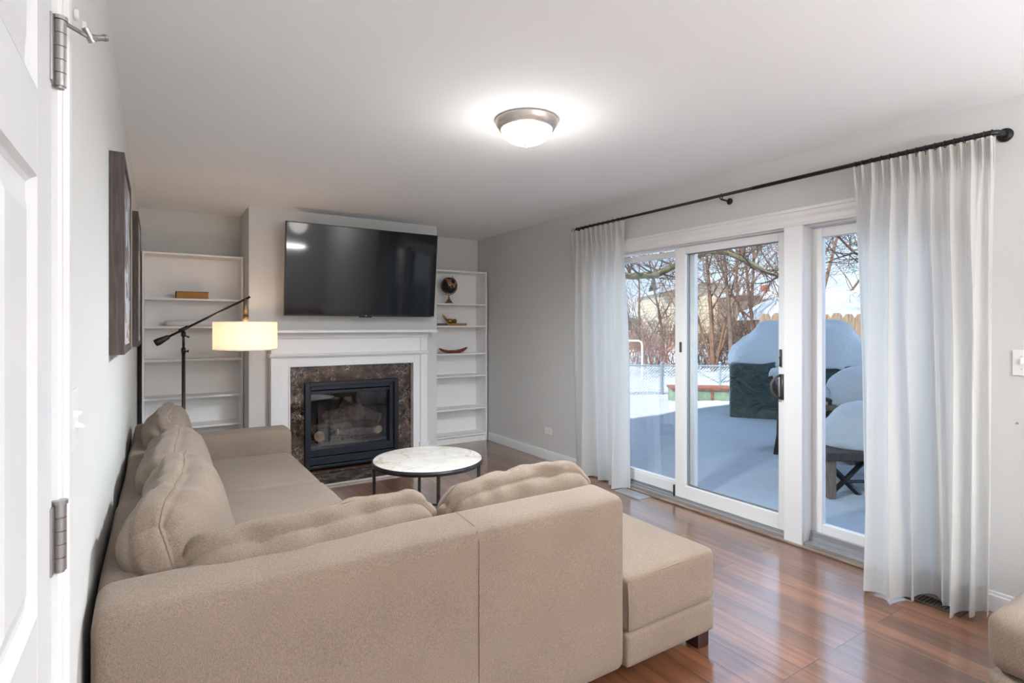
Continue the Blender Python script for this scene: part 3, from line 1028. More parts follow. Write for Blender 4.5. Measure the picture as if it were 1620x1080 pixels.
def register(label, x0, x1, y0, y1, frame_m, slat_m, n):
    t = thing('floor_register', label, 'floor vent', ((x0 + x1) / 2, (y0 + y1) / 2, 0), 'floor registers below the patio door')
    rect_frame(MB(), x0, x1, y0, y1, 0.0005, 0.005, 0.014, 0.014, 0.0, 0.0)
    f_ = MB()
    f_.box(x0, x0 + 0.014, y0, y1, 0.0005, 0.006).box(x1 - 0.014, x1, y0, y1, 0.0005, 0.006)
    f_.box(x0 + 0.014, x1 - 0.014, y0, y0 + 0.014, 0.0005, 0.006).box(x0 + 0.014, x1 - 0.014, y1 - 0.014, y1, 0.0005, 0.006)
    f_.build('frame', frame_m, t, bevel=0.001)
    MB().box(x0 + 0.012, x1 - 0.012, y0 + 0.012, y1 - 0.012, 0.0004, 0.0012).build('vent_opening', 'darkslot', t)
    for i in range(n):
        y = lerp(y0 + 0.018, y1 - 0.018, (i + 0.5) / n)
        MB().box(x0 + 0.014, x1 - 0.014, y - 0.0032, y + 0.0032, 0.0015, 0.005).build('slat', slat_m, t)
register('dark bronze floor register under the near right curtain', 3.165, 3.275, 1.02, 1.33, 'vent_dark', 'vent_dark', 17)
def register2():
    x0, x1, y0, y1 = 3.19, 3.325, 3.09, 3.38
    t = thing('floor_register', 'pale shiny floor register at the foot of the far left curtain', 'floor vent', ((x0 + x1) / 2, (y0 + y1) / 2, 0), 'floor registers below the patio door')
    MB().box(x0, x1, y0, y1, 0.0005, 0.004).build('frame', 'vent_light', t, bevel=0.001)
    for i in range(2):
        for j in range(3):
            a = lerp(x0 + 0.01, x1 - 0.01, i / 2)
            b = lerp(y0 + 0.01, y1 - 0.01, j / 3)
            MB().box(a + 0.003, a + 0.054, b + 0.003, b + 0.085, 0.0035, 0.0052).build('louvre_panel', 'alu', t)
register2()

# ------------------------------------------------------------------ ceiling light
cl = thing('ceiling_light', 'flush ceiling light with nickel ring and glowing frosted bowl', 'ceiling light', (1.625, 2.37, CEIL))
LC = (1.625, 2.37, CEIL)
MB().lathe([(0, -0.001), (0.163, -0.001), (0.165, -0.010), (0.160, -0.016), (0.160, -0.024), (0.152, -0.034), (0.142, -0.052), (0.134, -0.052), (0.10, -0.03), (0, -0.03)], LC, 56).build('base_ring', 'nickel', cl, smooth=True)
pr = [(0.134, -0.050)]
for i in range(1, 13):
    a = i / 12 * PI / 2
    pr.append((0.134 * math.cos(a), -0.050 - 0.078 * math.sin(a)))
pr[-1] = (0, pr[-1][1])
MB().lathe(pr, LC, 56).build('glass_bowl', 'dome', cl, smooth=True)
MB().lathe([(0, -0.124), (0.014, -0.126), (0.015, -0.131), (0.008, -0.136), (0.007, -0.142), (0, -0.145)], LC, 20).build('finial', 'nickel', cl, smooth=True)
lamp('ceiling_light_bulb', 'POINT', (1.625, 2.37, CEIL - 0.26), 5, (1.0, 0.95, 0.88), shadow_soft_size=0.12)
lamp('ceiling_light_downlight', 'SPOT', (1.625, 2.37, CEIL - 0.16), 165, (0.86, 0.94, 1.0), spot_size=R(174), spot_blend=0.7, shadow_soft_size=0.10, aim=(0, 0, -1))

# ------------------------------------------------------------------ bookcases
def bookcase(label, x0, x1, yf, yb, shelves, top):
    t = thing('bookcase', label, 'bookcase', ((x0 + x1) / 2, (yf + yb) / 2, 0), 'white bookcases in the alcoves')
    th = 0.017
    MB().box(x0, x0 + th, yf, yb, 0, top).build('side_panel', 'shelf', t, bevel=0.001)
    MB().box(x1 - th, x1, yf, yb, 0, top).build('side_panel', 'shelf', t, bevel=0.001)
    MB().box(x0 - 0.0025, x0 - 0.0002, yf + 0.003, yb, 0, top - 0.002).build('gap_shade_skin', 'darkslot', t)  # dark skins added to deepen the shade in the gaps beside the case
    MB().box(x1 + 0.0002, x1 + 0.0025, yf + 0.003, yb, 0, top - 0.002).build('gap_shade_skin', 'darkslot', t)
    MB().box(x0 + th, x1 - th, yf + 0.002, yb - 0.008, top - 0.018, top - 0.001).build('top_board', 'shelf', t, bevel=0.001)
    MB().box(x0 + th, x1 - th, yb - 0.008, yb - 0.002, 0.02, top - 0.018).build('back_panel', 'shelf', t)
    for z in shelves:
        MB().box(x0 + th, x1 - th, yf + 0.006, yb - 0.009, z - 0.018, z).build('shelf', 'shelf', t, bevel=0.001)
    MB().box(x0 + th, x1 - th, yf + 0.010, yf + 0.024, 0, 0.065).build('plinth', 'shelf', t)
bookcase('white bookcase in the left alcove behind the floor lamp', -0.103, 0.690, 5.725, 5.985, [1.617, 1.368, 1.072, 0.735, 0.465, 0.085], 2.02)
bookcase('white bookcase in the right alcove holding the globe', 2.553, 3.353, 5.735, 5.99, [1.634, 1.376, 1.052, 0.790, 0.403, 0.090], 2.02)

# items, left bookcase
b = thing('closed_book', 'thick book with golden brown page edges lying on the left bookcase', 'book', (0.28, 5.80, 1.617))
MB().box(0.152, 0.402, 5.757, 5.925, 1.621, 1.676).build('page_block', 'page', b, bevel=0.002)
MB().box(0.146, 0.406, 5.75, 5.93, 1.6175, 1.6215).box(0.146, 0.406, 5.75, 5.93, 1.676, 1.680).box(0.146, 0.150, 5.75, 5.93, 1.6215, 1.676).build('cover', 'bookcover', b, bevel=0.001)
tr = MB()
def traypt(a, rx, ry):
    return (math.copysign(abs(math.cos(a)) ** 0.55, math.cos(a)) * rx, math.copysign(abs(math.sin(a)) ** 0.55, math.sin(a)) * ry)
rg = []
for (k, z) in ((0.93, 0.0), (0.985, 0.015), (1.0, 0.042), (0.985, 0.046), (0.965, 0.042), (0.93, 0.014), (0.0, 0.012)):
    ring = []
    for j in range(48):
        x, y = traypt(2 * PI * j / 48, 0.205 * k, 0.095 * k)
        ring.append(tr.bm.verts.new((0.265 + x, 5.84 + y, 1.3685 + z)))
    rg.append(ring)
for A, B in zip(rg, rg[1:]):
    for j in range(48):
        tr.bm.faces.new((A[j], B[j], B[(j + 1) % 48], A[(j + 1) % 48]))
tr.bm.faces.new(rg[0])
bmesh.ops.remove_doubles(tr.bm, verts=tr.bm.verts, dist=1e-5)
tag(tr.build('serving_tray', 'ceramic', smooth=True), 'white oval tray on the left bookcase behind the lamp arm', 'tray')

# globe
GC = Vector((2.885, 5.82, 1.846))
g = thing('desk_globe', 'small black and copper desk globe on the right bookcase top shelf', 'globe', (2.885, 5.82, 1.634))
gp = [(0.0 if i in (0, 20) else 0.098 * math.sin(PI * i / 20), -0.098 * math.cos(PI * i / 20)) for i in range(21)]
tilt = Matrix.Translation(GC) @ Matrix.Rotation(R(23), 4, 'Y')
MB().lathe(gp, (0, 0, 0), 36, tilt).build('sphere', 'globe', g, smooth=True)
arc = []
for i in range(25):
    a = R(-90) + PI * i / 24
    arc.append(tilt @ Vector((0.108 * math.cos(a), 0, 0.108 * math.sin(a))))
MB().tube(arc, 0.0045, 8).tube([tilt @ Vector((0, 0, 0.098)), tilt @ Vector((0, 0, 0.122))], 0.004, 8).tube([tilt @ Vector((0, 0, -0.098)), tilt @ Vector((0, 0, -0.120))], 0.004, 8).build('meridian_arc', 'agedbrass', g, smooth=True)
MB().lathe([(0, 0), (0.052, 0), (0.054, 0.006), (0.044, 0.012), (0.032, 0.028), (0.018, 0.05), (0.010, 0.062), (0.012, 0.070), (0.007, 0.078), (0.006, 0.098), (0.009, 0.106), (0, 0.108)], (2.885, 5.82, 1.6345), 28).build('stand', 'agedbrass', g, smooth=True)

# books under the brass hand
bk = thing('closed_book', 'slate grey book lying on second shelf, left end under the brass hand', 'book', (2.80, 5.83, 1.376))
MB().box(2.705, 2.84, 5.78, 5.93, 1.3765, 1.402).build('cover', 'book_gray', bk, bevel=0.002)
bk = thing('closed_book', 'tan patterned book lying beside the slate one, under the brass hand', 'book', (2.95, 5.83, 1.376))
MB().box(2.843, 3.10, 5.78, 5.93, 1.3765, 1.404).build('cover', 'book_tan', bk, bevel=0.002)
MB().box(2.848, 3.102, 5.7785, 5.928, 1.381, 1.3995).build('page_block', 'page', bk)
# brass hand figurine lying palm up
hm = MB()
hx0, hy0, hz0 = 2.99, 5.85, 1.4045
hm.tube([(hx0, hy0, hz0 + 0.030), (hx0 - 0.035, hy0, hz0 + 0.026), (hx0 - 0.075, hy0, hz0 + 0.026), (hx0 - 0.105, hy0, hz0 + 0.034)], [0.026, 0.023, 0.026, 0.022], 14)
for k, (dy, L, lift) in enumerate(((-0.020, 0.075, 0.055), (-0.007, 0.095, 0.070), (0.007, 0.088, 0.060), (0.020, 0.066, 0.040))):
    p0 = (hx0 - 0.095, hy0 + dy * 0.8, hz0 + 0.032)
    hm.tube([p0, (hx0 - 0.095 - L * 0.4, hy0 + dy, hz0 + 0.034 + lift * 0.22), (hx0 - 0.095 - L * 0.7, hy0 + dy, hz0 + 0.034 + lift * 0.62), (hx0 - 0.095 - L * 0.86, hy0 + dy * 0.9, hz0 + 0.036 + lift)], [0.010, 0.009, 0.008, 0.005], 10)
hm.tube([(hx0 - 0.050, hy0 - 0.022, hz0 + 0.034), (hx0 - 0.075, hy0 - 0.036, hz0 + 0.046), (hx0 - 0.108, hy0 - 0.036, hz0 + 0.052)], [0.011, 0.009, 0.006], 10)
tag(hm.build('hand_figurine', 'brass', smooth=True), 'polished brass hand figurine lying on books, right bookcase', 'figurine')
# wooden boat-shaped bowl
bw = MB()
def bowlf(u, v):
    s = u * 2 - 1
    wv = (1 - abs(s) ** 2.2) ** 0.5 if abs(s) < 1 else 0
    a = v * PI
    zc = 0.032 + 0.030 * abs(s) ** 2.4 * (1.0 if s < 0 else 1.2)
    return (2.953 + s * 0.178, 5.84 - 0.045 * math.cos(a) * max(wv, 0.08), 1.0525 + zc - math.sin(a) * (0.031 * max(wv, 0.1)) - 0.0)
bw.sheet(bowlf, 30, 12)
bo = bw.build('wooden_bowl', 'red_wood', smooth=True)
so = bo.modifiers.new('thick', 'SOLIDIFY')
so.thickness = 0.010
so.offset = 1
tag(bo, 'curved reddish-brown wooden dish on the third shelf of right bookcase', 'bowl')

# ------------------------------------------------------------------ fireplace
fp = thing('fireplace_surround', 'white mantel surround with dark brown marble facing below the television', 'fireplace', (1.62, 5.3, 0))
ML, MRt = 0.86, 2.372         # outer pilaster faces
PW = 0.075
for side, (x0, x1) in (('l', (ML, ML + PW)), ('r', (MRt - PW, MRt))):
    pb = MB().box(x0, x1, 5.285, 5.399, 0.17, 1.095)
    pl = pb.build('pilaster', 'trim', fp, bevel=0.002)
    MB().box(x0 - 0.010, x1 + 0.010, 5.272, 5.399, 0.0, 0.155).box(x0 - 0.014, x1 + 0.014, 5.268, 5.399, 0.155, 0.170).build('plinth_block', 'trim', pl, bevel=0.003)
    MB().box(x0 + 0.001, x1 - 0.001, 5.287, 5.399, 1.11, 1.27).build('upper_pilaster', 'trim', pl, bevel=0.002)
# inner frame around the marble
IF0, IF1, IFZ = 1.012, 2.235, 1.008
fm = MB()
fm.box(ML + PW, IF0, 5.305, 5.399, 0, 1.095).box(IF1, MRt - PW, 5.305, 5.399, 0, 1.095).box(IF0, IF1, 5.305, 5.399, IFZ, 1.095)
fm.build('field_panel', 'trim', fp, bevel=0.002)
mm = MB()
mm.box(IF0, IF0 + 0.014, 5.298, 5.38, 0, IFZ).box(IF1 - 0.014, IF1, 5.298, 5.38, 0, IFZ).box(IF0 + 0.014, IF1 - 0.014, 5.298, 5.38, IFZ - 0.014, IFZ)
mm.build('inner_moulding', 'trim', fp, bevel=0.003)
MB().box(ML + PW, MRt - PW, 5.300, 5.399, 1.11, 1.27).build('frieze', 'trim', fp, bevel=0.002)
bd = MB()
bd.prism([(5.399, 1.080), (5.284, 1.080), (5.276, 1.092), (5.270, 1.094), (5.266, 1.112), (5.276, 1.118), (5.399, 1.118)], ML - 0.012, MRt + 0.012, axis='X')
bd.build('band_moulding', 'trim', fp, bevel=0.001)
cr = MB()
# crown below the shelf
cr.prism([(5.399, 1.255), (5.279, 1.255), (5.274, 1.266), (5.262, 1.282), (5.236, 1.298), (5.226, 1.308), (5.399, 1.308)], ML - 0.006, MRt + 0.006, axis='X')
cr.build('crown_moulding', 'trim', fp)
MB().box(ML - 0.075, MRt + 0.070, 5.185, 5.399, 1.308, 1.330).box(ML - 0.066, MRt + 0.062, 5.196, 5.399, 1.330, 1.336).build('mantel_shelf', 'trim', fp, bevel=0.003)
mf = MB()
mf.box(IF0 + 0.014, FB0 + 0.02, 5.365, 5.399, 0.022, IFZ - 0.014)
mf.box(FB1 - 0.02, IF1 - 0.014, 5.365, 5.399, 0.022, 0.842)
mf.box(FB0 + 0.02, IF1 - 0.014, 5.3652, 5.399, 0.843, IFZ - 0.014)
mf.build('marble_facing', 'marble_dark', fp, bevel=0.0006)
he = thing('hearth', 'dark brown marble hearth slab on the floor before the fireplace', 'hearth', (1.62, 5.05, 0))
MB().box(0.99, 2.26, 4.81, 5.268, 0.0005, 0.016).build('slab', 'marble_dark', he, bevel=0.001)
MB().box(0.98, 2.27, 4.796, 4.8095, 0.0005, 0.018).box(2.2605, 2.27, 4.8105, 5.268, 0.0005, 0.018).build('edge_strip', 'nickel', he, bevel=0.002)

ins = thing('fireplace_insert', 'black metal gas fireplace insert with glass front', 'fireplace insert', (1.62, 5.4, 0.02))
I0, I1, IZ = 1.163, 2.078, 0.838
o1 = MB()
yF = 5.335
o1.box(I0, I0 + 0.045, yF, 5.45, 0.022, IZ).box(I1 - 0.045, I1, yF, 5.45, 0.022, IZ).box(I0 + 0.045, I1 - 0.045, yF, 5.45, IZ - 0.035, IZ)
o1.build('outer_frame', 'insert', ins, bevel=0.003)
o2 = MB()
o2.box(I0 + 0.045, I0 + 0.06, yF + 0.03, 5.45, 0.18, IZ - 0.035).box(I1 - 0.085, I1 - 0.045, yF + 0.03, 5.45, 0.18, IZ - 0.035)
o2.box(I0 + 0.06, I1 - 0.085, yF + 0.03, 5.45, IZ - 0.075, IZ - 0.035).box(I0 + 0.06, I1 - 0.085, yF + 0.035, 5.45, IZ - 0.115, IZ - 0.085)
o2.box(I0 + 0.045, I1 - 0.045, yF + 0.02, 5.45, 0.135, 0.205)
o2.build('inner_frame', 'insert', ins, bevel=0.003)
o3 = MB()
o3.box(I0 + 0.045, I1 - 0.045, yF + 0.008, 5.42, 0.060, 0.128).box(I0 + 0.045, I1 - 0.045, yF + 0.002, 5.42, 0.024, 0.052)
o3.build('lower_access_panel', 'insert', ins, bevel=0.003)
MB().box(I0 + 0.058, I1 - 0.083, 5.415, 5.419, 0.20, IZ - 0.112).build('glass_front', 'fireglass', ins)
cvt = MB()
cvt.box(1.19, 2.05, 5.88, 5.90, 0.15, 0.81).box(1.185, 1.20, 5.455, 5.88, 0.15, 0.81).box(2.04, 2.055, 5.455, 5.88, 0.15, 0.81)
cvt.box(1.20, 2.04, 5.455, 5.88, 0.15, 0.20).box(1.20, 2.04, 5.455, 5.88, 0.79, 0.81)
cvt.build('firebox', 'cavity', ins)
gr = thing('fire_grate', 'black iron grate under the logs in the fireplace', 'fire grate', (1.62, 5.6, 0.2))
gm = MB()
for i in range(6):
    x = 1.34 + i * 0.11
    gm.tube([(x, 5.52, 0.285), (x, 5.52, 0.235), (x, 5.74, 0.235)], 0.008, 8)
gm.build('bars', 'blackmetal', gr)
MB().tube([(1.30, 5.58, 0.235), (1.94, 5.58, 0.235)], 0.008, 8).tube([(1.30, 5.70, 0.235), (1.94, 5.70, 0.235)], 0.008, 8).tube([(1.33, 5.58, 0.2005), (1.33, 5.58, 0.235)], 0.007, 8).tube([(1.91, 5.58, 0.2005), (1.91, 5.58, 0.235)], 0.007, 8).tube([(1.33, 5.70, 0.2005), (1.33, 5.70, 0.235)], 0.007, 8).tube([(1.91, 5.70, 0.2005), (1.91, 5.70, 0.235)], 0.007, 8).build('frame', 'blackmetal', gr)
def log(p0, p1, r, label, seed, split=False):
    p0, p1 = Vector(p0), Vector(p1)
    t = thing('fireplace_log', label, 'log', p0.lerp(p1, 0.5), 'ceramic logs in the fireplace')
    n = 14
    k = 10
    d = (p1 - p0).normalized()
    u = d.orthogonal().normalized()
    v = d.cross(u)
    mb = MB()
    rings = []
    for i in range(k + 1):
        c = p0.lerp(p1, i / k)
        ring = []
        for j in range(n):
            a = 2 * PI * j / n
            rr = r * (1 + 0.16 * nz(math.cos(a) * 1.6 + seed, math.sin(a) * 1.6, i * 0.35))
            if split and math.sin(a) > 0.2:
                rr *= 0.75
            ring.append(mb.bm.verts.new(c + (u * math.cos(a) + v * math.sin(a)) * rr))
        rings.append(ring)
    for A, B in zip(rings, rings[1:]):
        for j in range(n):
            mb.bm.faces.new((A[j], B[j], B[(j + 1) % n], A[(j + 1) % n]))
    mb.build('bark', 'logbark', t, smooth=True)
    for c, sgn in ((p0, -1), (p1, 1)):
        MB().tube([c - d * sgn * 0.006, c + d * sgn * 0.003], [r * 0.90, r * 0.86], n).build('cut_end', 'logend', t)
log((1.325, 5.485, 0.30), (1.52, 5.72, 0.33), 0.058, 'short log with pale round cut end at front left of grate', 1)
log((1.30, 5.66, 0.34), (1.66, 5.60, 0.36), 0.050, 'dark bark log low across the left of the grate', 2)
log((1.52, 5.56, 0.31), (1.88, 5.52, 0.30), 0.042, 'slim pale split log lying along the front of the grate', 3, True)
log((1.42, 5.70, 0.41), (1.80, 5.66, 0.49), 0.090, 'thick rough log on top in the middle of the pile', 4)
log((1.62, 5.78, 0.55), (1.97, 5.60, 0.40), 0.060, 'long log leaning down towards the right of the firebox', 5)
log((1.93, 5.53, 0.30), (1.90, 5.74, 0.36), 0.050, 'short upright-looking log with pale end at the right', 6)
tag(MB().soft(1.215, 2.02, 5.47, 5.86, 0.199, 0.212, 0.006, (30, 10, 2), lambda p, q: p + Vector((0, 0, 0.006 * nz(p.x * 40, p.y * 40, 0)))).build('ember_bed', 'logbark', smooth=True), 'dark crushed embers covering the fireplace floor', 'embers', kind='stuff')

# ------------------------------------------------------------------ television
tv = thing('television', 'large flat black television mounted above the mantel', 'television', (1.70, 5.3, 1.46))
TW, TH = 1.462, 0.838
tl = R(6.0)
TM = Matrix.Translation((0.958 + TW / 2, 5.225, 1.462)) @ Matrix.Rotation(tl, 4, 'X')
MB().box(-TW / 2, TW / 2, 0, 0.03, 0, TH, TM).build('bezel', 'blackmetal', tv, bevel=0.002)
MB().box(-TW / 2 + 0.008, TW / 2 - 0.008, -0.0015, 0.0, 0.014, TH - 0.008, TM).build('screen', 'screen', tv)
MB().box(-0.05 , 0.07, -0.002, 0.02, -0.010, 0.0, TM).build('sensor_bar', 'blackmetal', tv, bevel=0.002)
MB().box(0.005, 0.018, -0.0035, -0.0016, 0.004, 0.009, TM).build('maker_mark', 'plastic', tv)
MB().box(TW / 2 - 0.03, TW / 2 - 0.012, -0.0035, -0.0016, 0.004, 0.008, TM).build('maker_mark', 'plastic', tv)
MB().box(-0.35, 0.35, 0.03, 0.055, 0.15, 0.62, TM).build('rear_housing', 'blackmetal', tv, bevel=0.01)
MB().box(1.50, 1.88, 5.30, 5.398, 1.75, 1.95).build('wall_mount', 'blackmetal', tv)

# ------------------------------------------------------------------ coffee table
TC = (1.573, 3.497)
ct = thing('coffee_table', 'round coffee table with pale marble top and dark metal legs', 'coffee table', (TC[0], TC[1], 0))
TR_, TZ = 0.374, 0.460
MB().lathe([(0, TZ - 0.020), (TR_ - 0.006, TZ - 0.020), (TR_ - 0.004, TZ - 0.004), (TR_ - 0.008, TZ), (0, TZ)], (TC[0], TC[1], 0), 96).build('marble_top', 'marble_light', ct, smooth=False)
MB().lathe([(TR_ - 0.004, TZ - 0.032), (TR_ + 0.002, TZ - 0.034), (TR_ + 0.005, TZ - 0.018), (TR_ + 0.002, TZ - 0.003), (TR_ - 0.004, TZ - 0.003), (TR_ - 0.004, TZ - 0.032)], (TC[0], TC[1], 0), 96).lathe([(0, TZ - 0.022), (TR_ - 0.004, TZ - 0.022), (TR_ - 0.004, TZ - 0.030), (0, TZ - 0.030)], (TC[0], TC[1], 0), 64).build('rim', 'steel', ct, smooth=False)
for a in (160, 250, 340, 70):
    ang = R(a) + R(6)
    x, y = TC[0] + (TR_ - 0.012) * math.cos(ang), TC[1] + (TR_ - 0.012) * math.sin(ang)
    MB().box(-0.010, 0.010, -0.010, 0.010, 0.0, TZ - 0.034, Matrix.Translation((x, y, 0)) @ Matrix.Rotation(ang, 4, 'Z')).build('leg', 'steel', ct, bevel=0.001)
ring = [(TC[0] + (TR_ - 0.012) * math.cos(2 * PI * i / 48), TC[1] + (TR_ - 0.012) * math.sin(2 * PI * i / 48), 0.02) for i in range(48)]
MB().tube(ring, 0.008, 8, closed=True).build('base_ring', 'steel', ct)

# ------------------------------------------------------------------ floor lamp
LX, LY = 0.176, 4.90
fl = thing('floor_lamp', 'black boom-arm floor lamp with lit cream drum shade', 'floor lamp', (LX, LY, 0))
MB().lathe([(0, 0), (0.14, 0), (0.14, 0.012), (0.132, 0.018), (0.02, 0.024), (0, 0.024)], (LX, LY, 0.0005), 40).build('base', 'bronze', fl, smooth=False)
PV = Vector((LX, LY, 1.345))
MB().tube([(LX, LY, 0.02), (LX, LY, 1.18)], 0.0125, 14).tube([(LX, LY, 1.16), (LX, LY, 1.20)], 0.0155, 14).tube([(LX, LY, 1.20), (LX, LY, 1.315)], 0.0095, 14).build('pole', 'bronze', fl, smooth=True)
MB().tube([(LX, LY, 1.29), (LX, LY, 1.325)], [0.018, 0.014], 14).tube([(LX, LY - 0.024, 1.30), (LX, LY + 0.022, 1.30)], 0.017, 14).tube([(LX + 0.01, LY - 0.01, 1.295), (LX + 0.036, LY - 0.02, 1.282)], [0.005, 0.008], 8).tube([(LX, LY, 1.32), PV], 0.010, 10).build('pivot_joint', 'bronze', fl, smooth=True)
MB().tube([(LX, LY - 0.01, 1.175), (LX + 0.032, LY - 0.012, 1.175)], 0.006, 8).tube([(LX + 0.025, LY - 0.012, 1.175), (LX + 0.034, LY - 0.012, 1.175)], 0.010, 10).build('height_knob', 'bronze', fl, smooth=True)
A0 = Vector((0.035, LY, 1.262))
A1 = Vector((0.640, LY, 1.605))
ax = (A1 - A0).normalized()
MB().tube([A0, A1], 0.0085, 12).tube([PV - ax * 0.035, PV + ax * 0.035], 0.014, 12).build('boom_arm', 'bronze', fl, smooth=True)
MB().tube([A0 - ax * 0.050, A0 - ax * 0.045, A0 - ax * 0.02, A0 + ax * 0.05, A0 + ax * 0.055], [0.018, 0.026, 0.027, 0.016, 0.011], 18).build('counterweight', 'bronze', fl, smooth=True)
SC = Vector((0.607, LY, 0))
MB().tube([(SC.x, LY, 1.585), (SC.x, LY, 1.45)], 0.0115, 12).tube([(SC.x, LY, 1.455), (SC.x, LY, 1.405)], 0.022, 18).build('drop_stem', 'agedbrass', fl, smooth=True)
SR, S0, S1 = 0.236, 1.178, 1.402
sh = MB()
sh.lathe([(SR, S0), (SR, S1)], (SC.x, LY, 0), 72)
so_ = sh.build('lamp_shade', 'shade', fl, smooth=True)
hoops = MB()
for z in (S0, S1):
    hoops.tube([(SC.x + SR * math.cos(2 * PI * i / 60), LY + SR * math.sin(2 * PI * i / 60), z) for i in range(60)], 0.0025, 6, closed=True)
hp = hoops.build('shade_rim', 'plastic', so_)
MB().lathe([(0, 0.0), (0.2345, 0.0), (0.2345, 0.003), (0, 0.003)], (SC.x, LY, S0 + 0.006), 48).build('diffuser', 'shade', so_)
MB().tube([(SC.x - SR, LY, S1 - 0.004), (SC.x + SR, LY, S1 - 0.004)], 0.002, 6).tube([(SC.x, LY - SR, S1 - 0.004), (SC.x, LY + SR, S1 - 0.004)], 0.002, 6).build('spider', 'agedbrass', so_)
lamp('floor_lamp_bulb', 'POINT', (SC.x, LY, 1.30), 3.1, (1.0, 0.68, 0.44), shadow_soft_size=0.035)

# ------------------------------------------------------------------ sectional sofa
sf = thing('sectional_sofa', 'L-shaped oatmeal fabric sectional sofa with chaise, back to the camera', 'sofa', (0.8, 2.2, 0))
SY0 = 1.50

def wob(a=0.004, f=3.0, sd=0.0):
    def g(p, q):
        n_ = nz(p.x * f + sd, p.y * f, p.z * f)
        return p + Vector((n_, nz(p.y * f, p.z * f, sd), nz(p.z * f + sd, p.x * f, p.y * f))) * a
    return g

def crown(h, sd=0.0, a=0.004):
    wf = wob(a, 4.0, sd)
    def g(p, q):
        p = wf(p, q)
        u, v, w_ = q
        if w_ > -0.2:
            p.z += h * (1 - abs(u) ** 2.5) * (1 - abs(v) ** 2.5) * max(0, w_)
        return p
    return g

# backs
def backfront(p, q):
    p = wob(0.003, 2.5)(p, q)
    p.z += 0.012 * (q[1] * 0.5 + 0.5) * (1 if q[2] > 0.9 else 0)
    return p
bk0 = MB().soft(XL + 0.014, 1.486, SY0, SY0 + 0.19, 0.07, 0.728, 0.040, (44, 10, 16), backfront).build('backrest', 'fabric', sf, smooth=True)
MB().tube([(0.848, SY0 - 0.0015, 0.09), (0.848, SY0 - 0.0015, 0.68), (0.848, SY0 + 0.010, 0.716), (0.848, SY0 + 0.035, 0.7305), (0.848, SY0 + 0.16, 0.738)], 0.0019, 6).build('seam', 'fabric', bk0, smooth=True)
MB().soft(XL + 0.014, XL + 0.19, SY0 + 0.193, 2.49, 0.07, 0.724, 0.035, (10, 22, 14), wob(0.003)).build('backrest', 'fabric', sf, smooth=True)
MB().soft(XL + 0.016, XL + 0.19, 2.496, 4.56, 0.07, 0.700, 0.035, (10, 30, 14), wob(0.004)).build('backrest', 'fabric', sf, smooth=True)
# bases
MB().soft(XL + 0.19, 0.846, SY0 + 0.193, 2.49, 0.07, 0.20, 0.02, (10, 10, 4)).build('seat_base', 'fabric', sf, smooth=True)
MB().soft(XL + 0.19, 0.84, 2.496, 4.36, 0.07, 0.20, 0.02, (10, 14, 4)).build('seat_base', 'fabric', sf, smooth=True)
bq = MB()
bq.soft(0.852, 2.004, SY0 + 0.193, 2.44, 0.07, 0.198, 0.010, (14, 10, 5))
bq.soft(1.489, 2.004, SY0 + 0.004, SY0 + 0.23, 0.07, 0.198, 0.010, (12, 6, 5))
bq.build('seat_base', 'fabric', sf, smooth=True)
# seat cushions
MB().soft(XL + 0.19, 0.852, 3.43, 4.352, 0.202, 0.435, 0.05, (18, 20, 10), crown(0.028, 1)).build('seat_cushion', 'fabric', sf, smooth=True)
MB().soft(XL + 0.19, 0.856, 2.495, 3.424, 0.202, 0.440, 0.05, (18, 20, 10), crown(0.030, 2)).build('seat_cushion', 'fabric', sf, smooth=True)
MB().soft(XL + 0.19, 0.846, SY0 + 0.195, 2.488, 0.202, 0.440, 0.04, (14, 14, 8), crown(0.02, 3)).build('seat_cushion', 'fabric', sf, smooth=True)
# chaise cushion, running past the end of the back: an L-shaped plan made of one block behind and one beside the back
def chs(p, q):
    p = wob(0.004, 3.0, 5)(p, q)
    u, v, w_ = q
    if w_ > 0:
        p.z += 0.022 * (1 - abs(u) ** 3) * (1 - abs(v) ** 3) * w_
    return p
MB().soft(1.490, 2.008, SY0 + 0.002, 2.452, 0.196, 0.415, 0.028, (18, 26, 12), chs).build('chaise_cushion', 'fabric', sf, smooth=True)
MB().soft(0.852, 1.488, SY0 + 0.193, 2.452, 0.197, 0.430, 0.035, (14, 16, 8), crown(0.015, 6)).build('seat_cushion', 'fabric', sf, smooth=True)
# piping at the chaise front
pp = MB()
pp.tube([(1.498, SY0 + 0.004, 0.21), (1.497, SY0 + 0.001, 0.30), (1.498, SY0 + 0.006, 0.392), (1.515, SY0 + 0.010, 0.398), (1.75, SY0 + 0.008, 0.403), (1.97, SY0 + 0.012, 0.400), (1.995, SY0 + 0.03, 0.399), (1.999, SY0 + 0.10, 0.400), (1.999, 2.42, 0.400)], 0.0035, 8)
pp.build('piping', 'fabric', sf, smooth=True)
# far arm
def armf(p, q):
    p = wob(0.004, 3.0, 9)(p, q)
    if q[2] > 0:
        p.z += 0.006 * q[2]
    return p
MB().soft(XL + 0.192, 0.862, 4.362, 4.568, 0.07, 0.600, 0.05, (22, 12, 14), armf).build('armrest', 'fabric', sf, smooth=True)
for x, y in ((1.955, 1.555), (1.955, 2.38), (0.05, 1.56), (0.78, 4.50), (0.0, 4.5), (0.95, 1.56), (0.95, 2.38), (0.78, 2.55)):
    MB().prism([(x - 0.034, y - 0.034), (x + 0.034, y - 0.034), (x + 0.034, y + 0.034), (x - 0.034, y + 0.034)], 0.0, 0.078).build('leg', 'legwood', sf, bevel=0.003)

